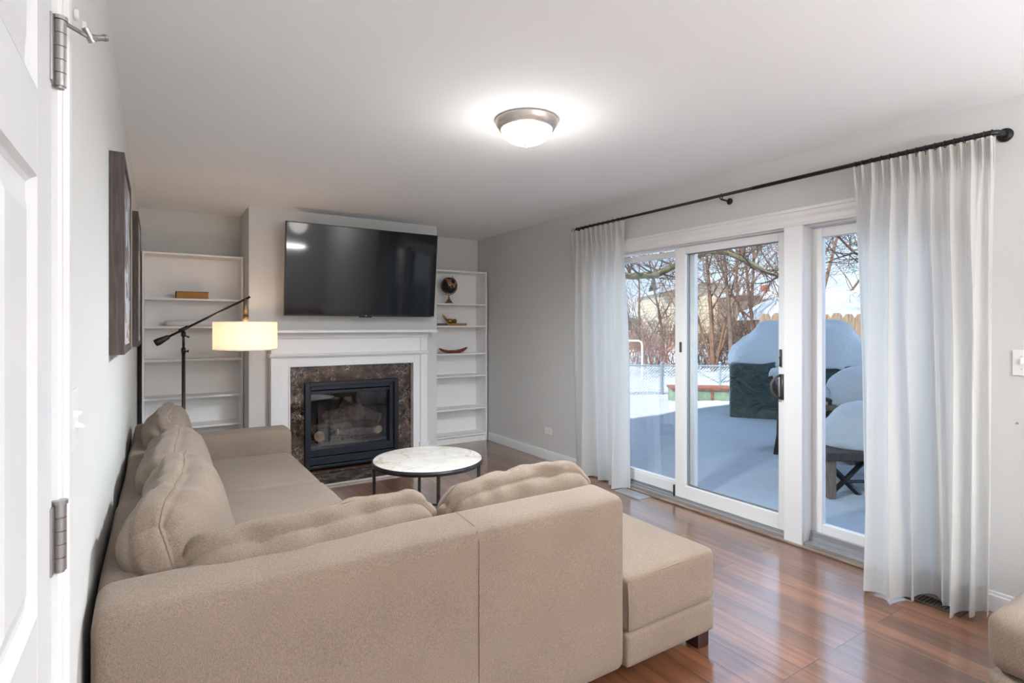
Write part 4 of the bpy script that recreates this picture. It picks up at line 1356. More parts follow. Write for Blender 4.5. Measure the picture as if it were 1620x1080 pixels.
def back_cushion(cx, cy, cz, yawd, lean, w_, h_, th, sd, roll=0.0, sag=0.03, label=None):
    """stuffed loose cushion: local x across, y thickness (front = +y), z up"""
    def f(p, q):
        u, v, wq = q
        # pillow: thick in the middle, thin at the rim
        e_ = (1 - abs(u) ** 3.2) * (1 - abs(wq) ** 3.0)
        k = 0.46 + 0.54 * e_ ** 0.6
        x, y, z = p
        y *= k
        # slightly pulled-in corners
        x *= 1 - 0.035 * abs(wq) ** 3
        z *= 1 - 0.05 * abs(u) ** 4
        # slump
        z -= 0.030 * abs(u) ** 5 * (wq > 0) * wq
        z -= sag * (1 - abs(u) ** 2) * (wq > 0) * wq * 0.6
        y += 0.02 * math.sin(u * 2.2 + sd)
        # gathers near the seams
        g = abs(wq) ** 3
        amp = 0.006 * g + 0.002
        d = amp * nz(u * 5.0 + sd * 3, wq * 1.4, v * 0.8 + sd) + 0.0020 * g * nz(u * 9 + sd, v * 1.0, wq * 1.2)
        d *= 1 - abs(u) ** 5
        y += d * (1 if v > 0 else -1) * 1.8
        z += d * (1 if wq > 0 else -1) * 1.2
        x += 0.008 * nz(wq * 6 + sd, v * 3, u)
        return Vector((x, y, z))
    T = Matrix.Translation((cx, cy, cz)) @ Matrix.Rotation(R(yawd), 4, 'Z') @ Matrix.Rotation(R(lean), 4, 'X') @ Matrix.Rotation(R(roll), 4, 'Y')
    mb = MB()
    mb.soft(-w_ / 2, w_ / 2, -th / 2, th / 2, -h_ / 2, h_ / 2, min(th * 0.46, 0.10), (44, 16, 30), f)
    ni, nj, nk = mb.n
    jj = 13
    loop = [(i, 0) for i in range(1, ni - 1)] + [(ni, k) for k in range(1, nk - 1)] + [(i, nk) for i in range(ni - 1, 1, -1)] + [(0, k) for k in range(nk - 1, 1, -1)]
    pts = [T @ mb.vd[(i, jj, k)].co.copy() for i, k in loop]
    o = mb.build('back_cushion', 'fabric', sf, smooth=True, mtx=T)
    MB().tube(pts, 0.0035, 6, closed=True).build('welt', 'fabric', o, smooth=True)
    return o

# along the left wall, near to far (front faces +x): yaw -90 turns local +y to +x
back_cushion(0.078, 2.15, 0.675, -97, 16, 0.94, 0.46, 0.25, 1.3, 0, 0.03)
back_cushion(0.085, 2.98, 0.655, -90, 14, 0.90, 0.44, 0.27, 2.7, 0, 0.03)
back_cushion(0.085, 3.90, 0.655, -90, 12, 0.88, 0.46, 0.24, 4.1, 0, 0.02)
# along the return, front faces +y
back_cushion(0.420, 1.762, 0.616, 0, 13, 0.81, 0.42, 0.22, 5.9, 0, 0.01)
back_cushion(1.158, 1.775, 0.614, 0, 14, 0.70, 0.43, 0.22, 7.7, -2, 0.01)

# ------------------------------------------------------------------ ottoman at the right edge
ot = thing('ottoman', 'oatmeal fabric upholstered seat at the lower right edge', 'ottoman', (2.75, 0.3, 0))
OM = Matrix.Translation((2.262, 0.672, 0)) @ Matrix.Rotation(R(-1), 4, 'Z')
def otf(p, q):
    p = wob(0.004, 3.0, 15)(p, q)
    if q[2] > 0:
        p.z += 0.03 * (1 - abs(q[0]) ** 2.5) * (1 - abs(q[1]) ** 2.5) * q[2]
    return p
MB().soft(0, 0.9, -0.9, 0, 0.245, 0.44, 0.055, (22, 22, 12), otf).build('seat_cushion', 'fabric', ot, smooth=True, mtx=OM)
MB().soft(0.006, 0.894, -0.894, -0.006, 0.07, 0.243, 0.025, (14, 14, 8), wob(0.003)).build('seat_base', 'fabric', ot, smooth=True, mtx=OM)
for x in (0.06, 0.84):
    for y in (-0.06, -0.84):
        MB().box(x - 0.03, x + 0.03, y - 0.03, y + 0.03, 0, 0.075).build('leg', 'legwood', ot, mtx=OM)

# ================================================================== outside
def depth_t(x, y):
    return x * FX + y * FY

def ground_z(x, y):
    t = depth_t(x, y)
    s = min(1, max(0, (t - 9.2) / 2.6))
    s = s * s * (3 - 2 * s)
    z = lerp(0.08, -0.60, s)
    s2 = min(1, max(0, (t - 15) / 8))
    z += 0.30 * s2
    z += 0.05 * nz(x * 0.5, y * 0.5, 2) + 0.015 * nz(x * 2.2, y * 2.2, 5)
    ridge = math.exp(-((t - 9.3) / 0.5) ** 2)
    z += 0.05 * ridge * (0.6 + nz(x * 1.5, y * 1.5, 9))
    if x < 4.6:
        z = lerp(z, 0.04, min(1, (4.6 - x) / 1.0))
    return z
gm_ = MB()
nxs = [3.545] + [3.8 + i * 0.16 for i in range(55)] + [12.7 + 1.0 * i for i in range(70)]
nys = [-14 + i * 1.0 for i in range(14)] + [0.0 + i * 0.16 for i in range(75)] + [12.2 + i * 1.2 for i in range(60)]
vv = [[gm_.bm.verts.new((x, y, ground_z(x, y))) for y in nys] for x in nxs]
for i in range(len(nxs) - 1):
    for j in range(len(nys) - 1):
        gm_.bm.faces.new((vv[i][j], vv[i + 1][j], vv[i + 1][j + 1], vv[i][j + 1]))
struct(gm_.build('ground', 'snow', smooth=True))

def dome(mb, cx, cy, z0, rx, ry, h, rot=0.0, pw=2.6, amp=0.03, sd=0.0, prof=1.0, pp_=2.6, qq_=0.62, nu=44, nv=14):
    rows = []
    for i in range(nv + 1):
        a = i / nv * PI / 2
        row = []
        for j in range(nu):
            b_ = 2 * PI * j / nu
            cr_, sr_ = math.cos(b_), math.sin(b_)
            k = (abs(cr_) ** pw + abs(sr_) ** pw) ** (-1 / pw)
            rr = math.cos(a) ** prof * k if i < nv else 0
            x, y = rr * cr_ * rx, rr * sr_ * ry
            z = z0 + h * max(0.0, 1 - math.cos(a) ** pp_) ** qq_
            n_ = amp * nz(x * 3 + sd, y * 3, z * 3) + 0.35 * amp * nz(x * 9 + sd, y * 9, z * 9)
            x *= 1 + n_ * 1.5
            y *= 1 + n_ * 1.5
            z += n_ + (0.035 * nz(b_ * 3 + sd, 0, 0) if i == 0 else 0)
            row.append((x, y, z))
        rows.append(row)
    Mx = Matrix.Translation((cx, cy, 0)) @ Matrix.Rotation(rot, 4, 'Z')
    R_ = [[mb.bm.verts.new(Mx @ Vector(p)) for p in row] for row in rows[:-1]]
    top = mb.bm.verts.new(Mx @ Vector(rows[-1][0]))
    for A, B in zip(R_, R_[1:]):
        for j in range(nu):
            mb.bm.faces.new((A[j], A[(j + 1) % nu], B[(j + 1) % nu], B[j]))
    for j in range(nu):
        mb.bm.faces.new((R_[-1][j], R_[-1][(j + 1) % nu], top))
    mb.bm.faces.new(R_[0][::-1])
    return mb

# covered furniture set
CVX, CVY = far(1155, 7.75)
crot = R(-86)
# local frame: x along the visible face (to the right in the picture), y away
CM = Matrix.Translation((CVX, CVY, 0)) @ Matrix.Rotation(-YAW - R(22), 4, 'Z')
cv = thing('covered_furniture', 'dark green tarpaulin-covered patio furniture on the snowy terrace', 'furniture cover', (CVX, CVY, 0.05))
def cvf(p, q):
    u, v, w_ = q
    fold = 0.035 * nz(p.x * 2.5, p.z * 1.4, p.y * 2.5) + 0.05 * max(0, 0.5 - abs(u + 0.15 + w_ * 0.25)) * (w_ + 1) * 0.3
    p = p + Vector((0.03 * nz(p.z * 2, p.y * 2, 1), -fold * (1 if v < 0 else -0.5), 0))
    if w_ > 0.6:
        p.z += 0.10 * max(0, 1 - abs(u + 0.25) * 3.5) * (v < -0.3)
    return p
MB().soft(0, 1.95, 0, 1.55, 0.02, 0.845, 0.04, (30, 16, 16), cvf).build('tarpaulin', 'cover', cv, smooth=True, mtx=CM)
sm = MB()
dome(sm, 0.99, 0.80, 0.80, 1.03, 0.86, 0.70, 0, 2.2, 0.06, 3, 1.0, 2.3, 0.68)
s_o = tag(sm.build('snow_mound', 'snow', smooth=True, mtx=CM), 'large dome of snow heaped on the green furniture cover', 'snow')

# wicker chair seen side on, in front of the cover
WX, WY = far(1233, 5.55)
wc = thing('wicker_chair', 'dark wicker patio chair behind the sliding door handle, snow on its back', 'chair', (WX, WY, 0.1))
WM = Matrix.Translation((WX, WY, 0.06)) @ Matrix.Rotation(-YAW - R(27), 4, 'Z')
def strip(pts, wid, th, mb):
    # slab following a side profile (x, z), extruded along y
    n_ = len(pts)
    L, Rr = [], []
    for i, (x, z) in enumerate(pts):
        dx = pts[min(i + 1, n_ - 1)][0] - pts[max(i - 1, 0)][0]
        dz = pts[min(i + 1, n_ - 1)][1] - pts[max(i - 1, 0)][1]
        l = math.hypot(dx, dz)
        L.append((x - dz / l * th / 2, z + dx / l * th / 2))
        Rr.append((x + dz / l * th / 2, z - dx / l * th / 2))
    mb.prism(L + Rr[::-1], 0, wid, axis='Y')
bm_ = MB()
strip([(-0.085, 0.80), (-0.045, 0.70), (-0.005, 0.52), (0.0, 0.36), (-0.005, 0.2), (-0.035, 0.0)], 0.50, 0.045, bm_)
bm_.build('backrest', 'wicker', wc, mtx=WM)
MB().box(0.0, 0.48, 0.0, 0.50, 0.34, 0.42).build('seat', 'wicker', wc, mtx=WM)
for y in (0.03, 0.47):
    MB().tube([(0.44, y, 0.34), (0.46, y, 0.0)], 0.022, 8).build('leg', 'wicker', wc, mtx=WM)
    MB().tube([(-0.02, y, 0.62), (0.30, y, 0.62), (0.45, y, 0.58), (0.46, y, 0.36)], 0.025, 8).build('armrest', 'wicker', wc, mtx=WM)
sn = MB()
sn.soft(-0.10, 0.07, 0.0, 0.5, 0.77, 0.86, 0.05, (8, 14, 6), lambda p, q: p + Vector((0, 0, 0.03 * nz(p.x * 8, p.y * 6, 0))))
sn.soft(0.03, 0.47, 0.02, 0.48, 0.415, 0.72, 0.12, (12, 12, 10), wob(0.02, 4))
tag(sn.build('snow_pile', 'snow', smooth=True, mtx=WM), 'small snow piled on the dark wicker chair', 'snow')

# patio table with X legs and snow, lower front
def snow_table(px, t, half, deep, ztop, label, cat, name, xleg, top_m, hs, snowlabel, rimz):
    x, y = far(px, t)
    tt = thing(name, label, cat, (x, y, 0.05))
    T = Matrix.Translation((x, y, 0)) @ Matrix.Rotation(-YAW, 4, 'Z')
    MB().box(-half, half, -deep, deep, ztop - rimz, ztop).build('table_top', top_m, tt, bevel=0.008, mtx=T)
    if xleg:
        for sx in (-half * 0.72, half * 0.55):
            for yy in (-deep * 0.7, deep * 0.7):
                w2 = 0.17
                for s_ in (-1, 1):
                    MB().tube([(sx - w2 * s_ + 0.05, yy, ztop - rimz), (sx + w2 * s_ + 0.05, yy, 0.02)], 0.022, 4).build('cross_leg', 'blackmetal', tt, mtx=T)
        MB().tube([(-half * 0.72 + 0.05, -deep * 0.7, (ztop - rimz) / 2), (half * 0.6, -deep * 0.7, (ztop - rimz) / 2)], 0.012, 8).build('stretcher', 'blackmetal', tt, mtx=T)
    for sx in (-half + 0.05, half - 0.05):
        for yy in (-deep + 0.05, deep - 0.05):
            MB().box(sx - 0.025, sx + 0.025, yy - 0.025, yy + 0.025, 0.02, ztop - rimz).build('leg', top_m if not xleg else 'tabletop_wood', tt, mtx=T)
    sb = MB()
    dome(sb, 0.05 if xleg else 0, 0, ztop - 0.005, half * (0.84 if xleg else 0.97), deep * 0.95, hs, 0, 2.3, 0.035, px * 0.1)
    tag(sb.build('snow_mound', 'snow', smooth=True, mtx=T), snowlabel, 'snow')
    return tt
snow_table(1366, 4.45, 0.48, 0.34, 0.42, 'low wicker patio table with crossed black legs, nearest the right pane', 'patio table', 'wicker_table', True, 'wicker', 0.345, 'snow dome on the low wicker table, lower one in the right pane', 0.065)
tb = snow_table(1400, 5.45, 0.62, 0.42, 0.60, 'dark patio bench with slatted rim behind the low wicker table', 'patio bench', 'patio_bench', False, 'tabletop_wood', 0.40, 'snow dome on the patio bench, upper one in the right pane', 0.05)
xq, yq = far(1400, 5.45)
Tq = Matrix.Translation((xq, yq, 0)) @ Matrix.Rotation(-YAW, 4, 'Z')
MB().box(-0.60, 0.60, -0.40, 0.40, 0.12, 0.53).build('wicker_skirt', 'wicker', tb, mtx=Tq)

# ---- chain-link fence
def fpt(px, py, t):
    x, y = far(px, t)
    return Vector((x, y, hgt(py, t)))
cf = thing('chain_link_fence', 'low galvanised chain-link fence crossing the snowy yard', 'fence', (*far(1047, 15.7), -0.6))
FT = 15.7
P0, P1 = fpt(930, 577, FT), fpt(1240, 580, FT)
zt_, zb_ = hgt(577, FT), hgt(629, FT) - 0.12
MB().tube([P0, P1], 0.022, 8).build('top_rail', 'galv', cf)
for px in (955, 1047, 1139, 1228):
    x, y = far(px, FT)
    MB().tube([(x, y, zb_ - 0.1), (x, y, zt_ + 0.05)], 0.045 if px == 1047 else 0.028, 10).lathe([(0, 0.04), (0.03, 0.03), (0.055, 0.0), (0, -0.01)], (x, y, zt_ + 0.06), 10).build('post', 'galv', cf)
lk = MB()
dirv = (P1 - P0)
dirv.z = 0
Lf = dirv.length
dirv.normalize()
Hf = zt_ - zb_
step = 0.085
k = 0
s_ = -Hf
while s_ < Lf:
    for sg in (1, -1):
        a0, a1 = (s_, s_ + Hf)
        z0_, z1_ = (zb_, zt_) if sg == 1 else (zt_, zb_)
        c0, c1 = max(0, a0), min(Lf, a1)
        if c1 > c0:
            f0, f1 = (c0 - a0) / Hf, (c1 - a0) / Hf
            q0 = P0 + dirv * c0
            q1 = P0 + dirv * c1
            lk.tube([(q0.x, q0.y, lerp(z0_, z1_, f0)), (q1.x, q1.y, lerp(z0_, z1_, f1))], 0.0065, 3, cap=False)
    s_ += step
lk.build('wire_mesh', 'galv', cf)

# ---- raised garden bed by the fence
rb = thing('garden_bed', 'faded green raised garden bed with rusty rim near the fence', 'garden bed', (*far(1115, 13.3), -0.5))
RM = Matrix.Translation((*far(1125, 13.3), 0)) @ Matrix.Rotation(-YAW - R(6), 4, 'Z')
MB().box(-0.9, 0.55, 0, 0.7, -0.70, -0.17).build('box_wall', 'bed_green', rb, mtx=RM)
MB().box(-0.93, 0.58, -0.03, 0.73, -0.17, -0.12).box(0.0, 0.05, -0.02, -0.002, -0.65, -0.17).build('rim', 'bed_rust', rb, mtx=RM)
MB().box(0.55, 1.3, 0.05, 0.6, -0.62, -0.16).build('brick_end', 'bed_rust', rb, mtx=RM)

# ---- white arch
wa = thing('garden_arch', 'white metal pipe arch standing in the yard beyond the fence', 'arch', (*far(1003, 19), -0.4))
ap = []
x0_, y0_ = far(958, 19)
x1_, y1_ = far(1016, 19)
ztop = hgt(539, 19)
for (s_, z) in ((0, -0.5), (0, ztop - 0.15), (0.03, ztop - 0.04), (0.1, ztop), (0.5, ztop), (0.9, ztop), (0.97, ztop - 0.04), (1, ztop - 0.15), (1, -0.5)):
    ap.append((lerp(x0_, x1_, s_), lerp(y0_, y1_, s_), z))
MB().tube(ap, 0.035, 8).build('pipe', 'whitepipe', wa)

# ---- wooden fence
wf = thing('board_fence', 'tan wooden dog-eared board fence seen through the right pane', 'fence', (*far(1330, 9.6), -0.5))
fdir = Vector((FY, -FX, 0))
for i in range(14):
    px = 1211 + i * 18.9
    x, y = far(px, 9.4)
    ztp = hgt(496, 9.4) + 0.012 * math.sin(i * 2.3)
    wv = 0.093
    T = Matrix.Translation((x, y, 0)) @ Matrix.Rotation(-YAW, 4, 'Z')
    MB().prism([(-wv, -0.6), (wv, -0.6), (wv, ztp - 0.06), (wv * 0.55, ztp), (-wv * 0.55, ztp), (-wv, ztp - 0.06)], 0, 0.02, axis='Y').build('board', 'fencewood', wf, mtx=T)
T = Matrix.Translation((*far(1330, 9.47), 0)) @ Matrix.Rotation(-YAW, 4, 'Z')
MB().box(-1.6, 1.4, 0, 0.04, 1.15, 1.24).box(-1.6, 1.4, 0, 0.04, 0.0, 0.09).build('rail', 'fencewood', wf, mtx=T)

# ---- houses: local x to the right in the picture, y away
def frame_at(px, t, extra=0.0):
    return Matrix.Translation((*far(px, t), 0)) @ Matrix.Rotation(-YAW + R(extra), 4, 'Z')

# long low house, left
HT = 40.0
def lx(px, t, pc):
    return (px - pc) / 870.0 * t
hA = thing('neighbour_house', 'low tan house with wide snowy roof behind the left pane', 'house', (*far(1020, HT), -0.4))
T = frame_at(1020, HT)
X0, X1 = lx(900, HT, 1020), lx(1092, HT, 1020)
zw = hgt(502, HT)
MB().box(X0, X1, 0, 8, -1.0, zw).build('wall', 'house_a', hA, mtx=T)
zr = hgt(474, HT)
MB().prism([(-0.6, zw - 0.05), (-0.6, zw + 0.12), (4.5, zr + 0.35), (9, zw + 0.1), (9, zw - 0.05), (4.5, zr)], X0 - 0.4, X1 + 0.4, axis='X').build('snowy_roof', 'snow', hA, mtx=T)
for (a, b_) in ((992, 1000), (1018, 1030)):
    w_ = MB().box(lx(a, HT, 1020), lx(b_, HT, 1020), -0.08, 0.0, hgt(524, HT), hgt(506, HT)).build('window', 'winframe', hA, mtx=T)
    MB().box(lx(a, HT, 1020) + 0.06, lx(b_, HT, 1020) - 0.06, -0.11, -0.08, hgt(524, HT) + 0.08, hgt(506, HT) - 0.08).build('pane', 'winglass', w_, mtx=T)
w_ = MB().box(lx(1050, HT, 1020), lx(1068, HT, 1020), -0.08, 0.0, hgt(545, HT), hgt(506, HT)).build('porch_opening', 'winframe', hA, mtx=T)
MB().box(lx(1051.5, HT, 1020), lx(1060, HT, 1020), -0.12, -0.08, hgt(545, HT), hgt(508, HT)).build('pane', 'winglass', w_, mtx=T)
# tall tan brick house in the middle pane
HT2 = 34.0
hB = thing('neighbour_house', 'tan brick house with snowy roof behind the tree in the middle pane', 'house', (*far(1130, HT2), -0.4))
T = frame_at(1120, HT2)
def qx(px):
    return (px - 1120) / 870.0 * HT2
zt1 = hgt(452, HT2)
MB().prism([(qx(1048), -0.8), (qx(1172), -0.8), (qx(1172), hgt(452, HT2)), (qx(1110), hgt(446, HT2)), (qx(1048), hgt(462, HT2))], 0, 7, axis='Y').build('wall', 'brick_tan', hB, mtx=T)
MB().prism([(qx(1044), hgt(463, HT2)), (qx(1110), hgt(447, HT2)), (qx(1180), hgt(453, HT2)), (qx(1180), hgt(446, HT2)), (qx(1110), hgt(440, HT2)), (qx(1044), hgt(457, HT2))], -0.4, 7.4, axis='Y').build('snowy_roof', 'snow', hB, mtx=T)
MB().box(qx(1050), qx(1172), -0.15, -0.01, hgt(532, HT2), hgt(527, HT2)).build('brown_trim_band', 'shed', hB, mtx=T)
# dark shed right of it
hC = thing('garden_shed', 'dark brown shed with snowy roof right of the tan brick house', 'shed', (*far(1185, 31), -0.4))
T = frame_at(1185, 31)
MB().box((1166 - 1185) / 870 * 31, (1203 - 1185) / 870 * 31, 0, 3, -0.8, hgt(468, 31)).build('wall', 'shed', hC, mtx=T)
MB().box((1164 - 1185) / 870 * 31, (1210 - 1185) / 870 * 31, -0.2, 3.2, hgt(468, 31), hgt(462, 31)).build('snowy_roof', 'snow', hC, mtx=T, bevel=0.05)
MB().box((1203 - 1185) / 870 * 31, (1216 - 1185) / 870 * 31, 1, 1.2, -0.5, hgt(480, 31)).build('door', 'winglass', hC, mtx=T)
# farther house between shed and mullion
hD = thing('neighbour_house', 'brick house with long white roof at right of the middle pane', 'house', (*far(1225, 44), -0.4))
T = frame_at(1225, 44)
MB().box(-1.6, 6, 0, 8, -0.8, hgt(472, 44)).build('wall', 'brick_tan', hD, mtx=T)
MB().prism([(-0.6, hgt(473, 44)), (-0.6, hgt(471, 44)), (4, hgt(452, 44)), (8.6, hgt(471, 44)), (8.6, hgt(473, 44))], -3.8, 6.4, axis='X').build('snowy_roof', 'snow', hD, mtx=T)
MB().box(0.3, 0.8, 2.5, 3.1, hgt(465, 44), hgt(447, 44)).build('chimney', 'brick', hD, mtx=T)
# garage with snowy gable in the right pane
hE = thing('garage', 'garage with broad snow-covered roof beyond the board fence', 'garage', (*far(1360, 16), -0.4))
T = frame_at(1370, 16)
MB().box(-1.2, 3.0, 0, 5, -0.8, hgt(496, 16)).build('wall', 'house_a', hE, mtx=T)
MB().prism([(-1.55, hgt(503, 16)), (-1.45, hgt(487, 16)), (-0.6, hgt(466, 16)), (-0.15, hgt(458, 16)), (0.5, hgt(457, 16)), (1.3, hgt(462, 16)), (3.2, hgt(480, 16)), (3.3, hgt(503, 16))], -0.4, 5.4, axis='Y').build('snowy_roof', 'snow', hE, mtx=T)

# ---- trees and shrubs
def grow(mb, p, d, L, r, lvl, rnd, kids, up=0.10, bend=0.35, rmin=0.006, sides=5, shrink=0.62, curl=0.0):
    n_ = 5 if lvl > 1 else 4
    pts = [Vector(p)]
    dirs = []
    d = Vector(d).normalized()
    for i in range(n_):
        d = d + Vector((rnd.uniform(-1, 1), rnd.uniform(-1, 1), rnd.uniform(-0.6, 0.8))) * bend * 0.5
        d.z += up - curl * i
        d.normalize()
        pts.append(pts[-1] + d * (L / n_))
        dirs.append(d.copy())
    rads = [max(rmin, r * (1 - 0.72 * i / n_)) for i in range(n_ + 1)]
    mb.tube(pts, rads, sides if lvl > 1 else 3, cap=False)
    if lvl <= 0:
        return
    k_ = kids[min(lvl, len(kids) - 1)]
    for i in range(k_):
        f = 0.22 + 0.78 * (i + rnd.random()) / k_
        f = min(f, 0.99) * n_
        a = int(f)
        q = pts[a].lerp(pts[a + 1], f - a)
        base = dirs[a]
        side = base.orthogonal().normalized()
        side.rotate(Matrix.Rotation(rnd.uniform(0, 2 * PI), 3, base))
        nd = base * rnd.uniform(0.45, 0.9) + side * rnd.uniform(0.5, 0.9)
        grow(mb, q, nd, L * shrink * rnd.uniform(0.75, 1.15), max(rmin, rads[a] * 0.6), lvl - 1, rnd, kids, up, bend, rmin, sides, shrink, curl)

def tree(px, py, t, label, stems, lvl, kids, m='bark', seed=1, up=0.10, bend=0.30, rmin=0.010, shrink=0.60, group='bare trees beyond the fence', cat='tree', name='bare_tree', curl=0.0):
    rnd = random.Random(seed)
    x, y = far(px, t)
    z = hgt(py, t)
    T = thing(name, label, cat, (x, y, z), group)
    trunk = MB()
    crown_ = MB()
    for (ox, dx, dz, L, r) in stems:
        # ox, dx are in the picture's left-right direction
        base = Vector((x + ox * FY, y - ox * FX, z - 0.1))
        d = Vector((dx * FY + rnd.uniform(-0.1, 0.1) * FX, -dx * FX + rnd.uniform(-0.1, 0.1) * FY, dz)).normalized()
        pts = [base]
        n_ = 7
        dd = d.copy()
        dirs = []
        for i in range(n_):
            dd = dd + Vector((rnd.uniform(-1, 1), rnd.uniform(-1, 1), 0)) * 0.07
            dd.normalize()
            dirs.append(dd.copy())
            pts.append(pts[-1] + dd * (L / n_))
        rads = [max(rmin, r * (1 - 0.75 * i / n_)) for i in range(n_ + 1)]
        trunk.tube(pts, rads, 8, cap=False)
        k_ = kids[-1] - 1
        for i in range(k_):
            f = (0.25 + 0.74 * (i + rnd.random()) / k_) * n_
            a = min(int(f), n_ - 1)
            q = pts[a].lerp(pts[a + 1], f - a)
            side = dirs[a].orthogonal().normalized()
            side.rotate(Matrix.Rotation(rnd.uniform(0, 2 * PI), 3, dirs[a]))
            nd = dirs[a] * 0.7 + side * rnd.uniform(0.5, 0.9)
            grow(crown_, q, nd, L * 0.42 * rnd.uniform(0.7, 1.15), rads[a] * 0.5, lvl - 1, rnd, kids, up, bend, rmin, 5, shrink, curl)
    trunk.build('trunk', m, T, smooth=True)
    crown_.build('branches', m, T)
    return T

# multi-stem tree in the middle pane
tree(1129, 582, 18, 'multi-stemmed bare tree with reddish trunk in the middle pane',
     [(0.0, -0.02, 1, 6.0, 0.085), (0.03, -0.28, 1, 5.2, 0.045), (-0.03, -0.55, 1, 4.2, 0.04), (0.05, 0.16, 1, 5.6, 0.045), (0.06, 0.40, 1, 4.5, 0.035), (0.0, -0.14, 1, 5.6, 0.04)],
     3, [0, 4, 5, 7], 'bark_red', 3, up=0.12, bend=0.26, rmin=0.0045)
tree(1157, 575, 17, 'single slender bare trunk just left of the covered furniture',
     [(0.0, 0.03, 1, 6.5, 0.075)], 3, [0, 4, 5, 8], 'bark', 5, up=0.03, bend=0.42, rmin=0.0042)
tree(1202, 560, 20, 'bare tree with orange-brown limbs at right of the middle pane',
     [(0.0, -0.05, 1, 5.5, 0.08), (0.1, 0.35, 1, 5.0, 0.07), (0.0, 0.62, 1, 4.6, 0.05), (0, -0.3, 1, 4.8, 0.05)], 3, [0, 4, 5, 7], 'bark_red', 8, up=0.08, bend=0.4, rmin=0.0045)
tree(1180, 560, 26, 'tangled bare tree behind the shed', [(0, 0.1, 1, 7.5, 0.10), (0, -0.2, 1, 7, 0.08)], 3, [0, 4, 5, 7], 'bark', 12, up=0.05, bend=0.45, rmin=0.006)
tree(1012, 560, 26, 'thin forked bare tree in the left pane',
     [(0.0, 0.05, 1, 5.2, 0.07), (0.0, 0.55, 1, 4.6, 0.06), (0.0, -0.4, 1, 4.2, 0.04)], 3, [0, 4, 5, 7], 'bark_red', 21, up=0.10, bend=0.3, rmin=0.006)
tree(1052, 565, 30, 'bare tree standing at the right of the left pane', [(0, -0.1, 1, 6.5, 0.09), (0, 0.3, 1, 6, 0.07)], 3, [0, 4, 5, 7], 'bark', 31, up=0.08, bend=0.35, rmin=0.0042)
tree(1340, 560, 18, 'bare fine-branched tree rising from the left of the right pane',
     [(-1.3, 0.30, 1, 6.2, 0.08), (-1.2, 0.62, 1, 5.6, 0.06), (-1.4, 0.05, 1, 6.0, 0.06)], 3, [0, 4, 5, 7], 'bark_red', 41, up=0.05, bend=0.32, rmin=0.0042)
tree(1400, 560, 15, 'bare tree reaching in from the right of the right pane',
     [(1.2, -0.18, 1, 6.4, 0.11), (1.0, -0.4, 1, 5.8, 0.07)], 3, [0, 4, 5, 7], 'bark', 47, up=0.02, bend=0.38, rmin=0.0042)

# big overhanging limb from a nearby tree
ol_ = thing('overhanging_limb', 'thick mossy tree limb arching across the top of left and middle panes', 'branch', (*far(1100, 11), 1.5))
lm = MB()
rnd = random.Random(77)
limb = [(960, 433, 11.5, .075), (1000, 437, 11.3, .07), (1040, 434, 11, .065), (1068, 420, 10.8, .06), (1090, 408, 10.6, .055), (1120, 398, 10.4, .05), (1150, 400, 10.3, .045), (1185, 414, 10.2, .04), (1215, 432, 10, .03), (1245, 440, 9.9, .02)]
lp = [fpt(a, b_, c) for a, b_, c, _ in limb]
lm.tube(lp, [q[3] for q in limb], 9, cap=True)
lm.build('limb', 'bark_moss', ol_, smooth=True)
tw = MB()
for i in range(54):
    f = rnd.random() * (len(lp) - 1.01)
    a = int(f)
    q = lp[a].lerp(lp[a + 1], f - a)
    s = rnd.uniform(-1, 1)
    d = Vector((s * FY + rnd.uniform(-.3, .3), -s * FX + rnd.uniform(-.3, .3), rnd.uniform(-0.35, 1.0)))
    grow(tw, q, d, rnd.uniform(0.5, 1.3), 0.018, 2, rnd, [0, 3, 4], 0.02, 0.6, 0.005, 5, 0.6)
tw.build('twigs', 'bark', ol_)

# second limb upper right pane
ol2 = thing('overhanging_limb', 'thin forked limb hanging across the top of the right pane', 'branch', (*far(1350, 8), 2.5))
lm = MB()
l2 = [fpt(a, b_, c) for a, b_, c in ((1420, 425, 8), (1380, 410, 8), (1352, 400, 8), (1330, 378, 8), (1316, 350, 8))]
lm.tube(l2, [.03, .026, .02, .014, .008], 8)
l3 = [fpt(a, b_, c) for a, b_, c in ((1352, 400, 8), (1325, 408, 8), (1300, 418, 8))]
lm.tube(l3, [.014, .010, .006], 7)
lm.build('limb', 'bark', ol2, smooth=True)
tw = MB()
for i in range(26):
    pth = l2 if rnd.random() < 0.7 else l3
    f = rnd.random() * (len(pth) - 1.01)
    a = int(f)
    q = pth[a].lerp(pth[a + 1], f - a)
    s = rnd.uniform(-1, 0.6)
    grow(tw, q, Vector((s * FY, -s * FX, rnd.uniform(-0.3, 1))), rnd.uniform(0.3, 0.8), 0.009, 2, rnd, [0, 3, 3], 0.03, 0.5, 0.0035, 5, 0.6)
tw.build('twigs', 'bark', ol2)

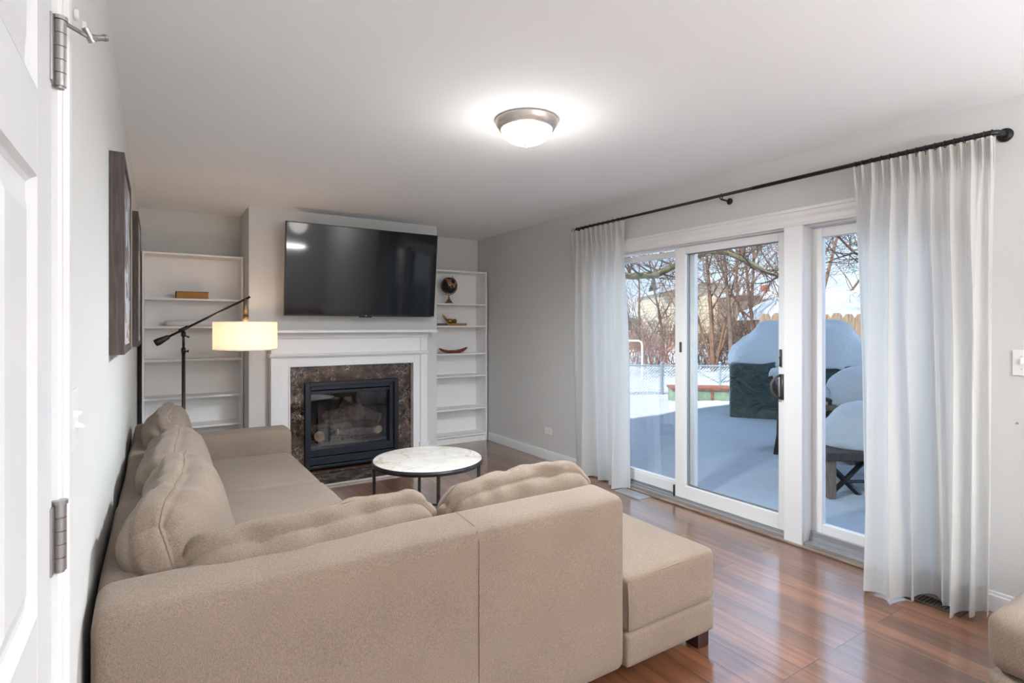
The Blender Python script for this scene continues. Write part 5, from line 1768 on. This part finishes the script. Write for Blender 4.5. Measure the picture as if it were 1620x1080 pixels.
# evergreen beyond
ev = thing('evergreen_tree', 'dark pointed evergreen above the snowy roof in the left pane', 'tree', (*far(1034, 52), -0.4))
em = MB()
rnd = random.Random(5)
ex, ey = far(1034, 52)
zt2, zb2 = hgt(438, 52), hgt(485, 52)
MB().tube([(ex, ey, -1), (ex, ey, zt2 - 0.3)], [0.2, 0.04], 8).build('trunk', 'bark', ev)
for i in range(420):
    h = rnd.random() ** 1.2
    z = lerp(zb2 - 1.5, zt2, h)
    rr = lerp(1.9, 0.10, h) * rnd.uniform(0.5, 1)
    a = rnd.uniform(0, 2 * PI)
    em.tube([(ex, ey, z), (ex + rr * 0.6 * math.cos(a), ey + rr * 0.6 * math.sin(a), z - 0.05), (ex + rr * math.cos(a), ey + rr * math.sin(a), z - 0.3 * rnd.random())], [0.07, 0.09, 0.02], 4)
em.build('foliage', 'needle', ev)

# shrubs
def shrub(px, py, t, label, n_, h, spread, m, seed, rmin=0.007, group='bare shrubs beyond the fence'):
    rnd = random.Random(seed)
    x, y = far(px, t)
    z = hgt(py, t)
    o = MB()
    for i in range(n_):
        bx, by = x + rnd.uniform(-.5, .5) * spread, y + rnd.uniform(-.5, .5) * spread
        d = Vector((rnd.uniform(-.6, .6), rnd.uniform(-.6, .6), 1))
        grow(o, (bx, by, z - 0.15), d, h * rnd.uniform(0.55, 1.0), 0.02, 2, rnd, [0, 3, 4], 0.02, 0.4, rmin, 4, 0.55)
    return tag(o.build('bare_shrub', m), label, 'shrub', group)
shrub(1000, 566, 23, 'red-twigged shrub beside the white arch', 27, 1.6, 2.2, 'twig_red', 1)
shrub(1030, 570, 20, 'low arching reddish shrub right of the white arch', 27, 1.1, 1.6, 'twig_red', 2)
shrub(1054, 570, 21, 'tall brown shrub at the right of the left pane', 27, 2.0, 1.5, 'bark', 3)
shrub(1102, 575, 22, 'brown shrub left of the multi-stemmed tree', 22, 1.8, 1.6, 'bark', 4)
shrub(1145, 575, 22, 'dense brown shrub right of the multi-stemmed tree', 31, 1.7, 1.5, 'bark', 5)
shrub(1168, 560, 24, 'brown shrub in front of the dark shed', 36, 2.4, 2.0, 'bark', 6)
shrub(1205, 550, 24, 'brown shrub behind the snow dome of the cover', 31, 2.2, 2.4, 'bark', 7)
# snow bank in front of the houses
bk_ = MB()
for i, (px, t, rx, h) in enumerate(((1000, 24, 3.0, 0.35), (1085, 25, 3.2, 0.75), (1110, 24, 2.4, 0.65), (1150, 25, 2.6, 0.55))):
    x, y = far(px, t)
    dome(bk_, x, y, -0.5, rx, 1.3, h + 0.2, -YAW, 2.2, 0.05, i)
tag(bk_.build('snow_bank', 'snow', smooth=True), 'low snow banks lying in front of the neighbouring houses', 'snow', kind='stuff')
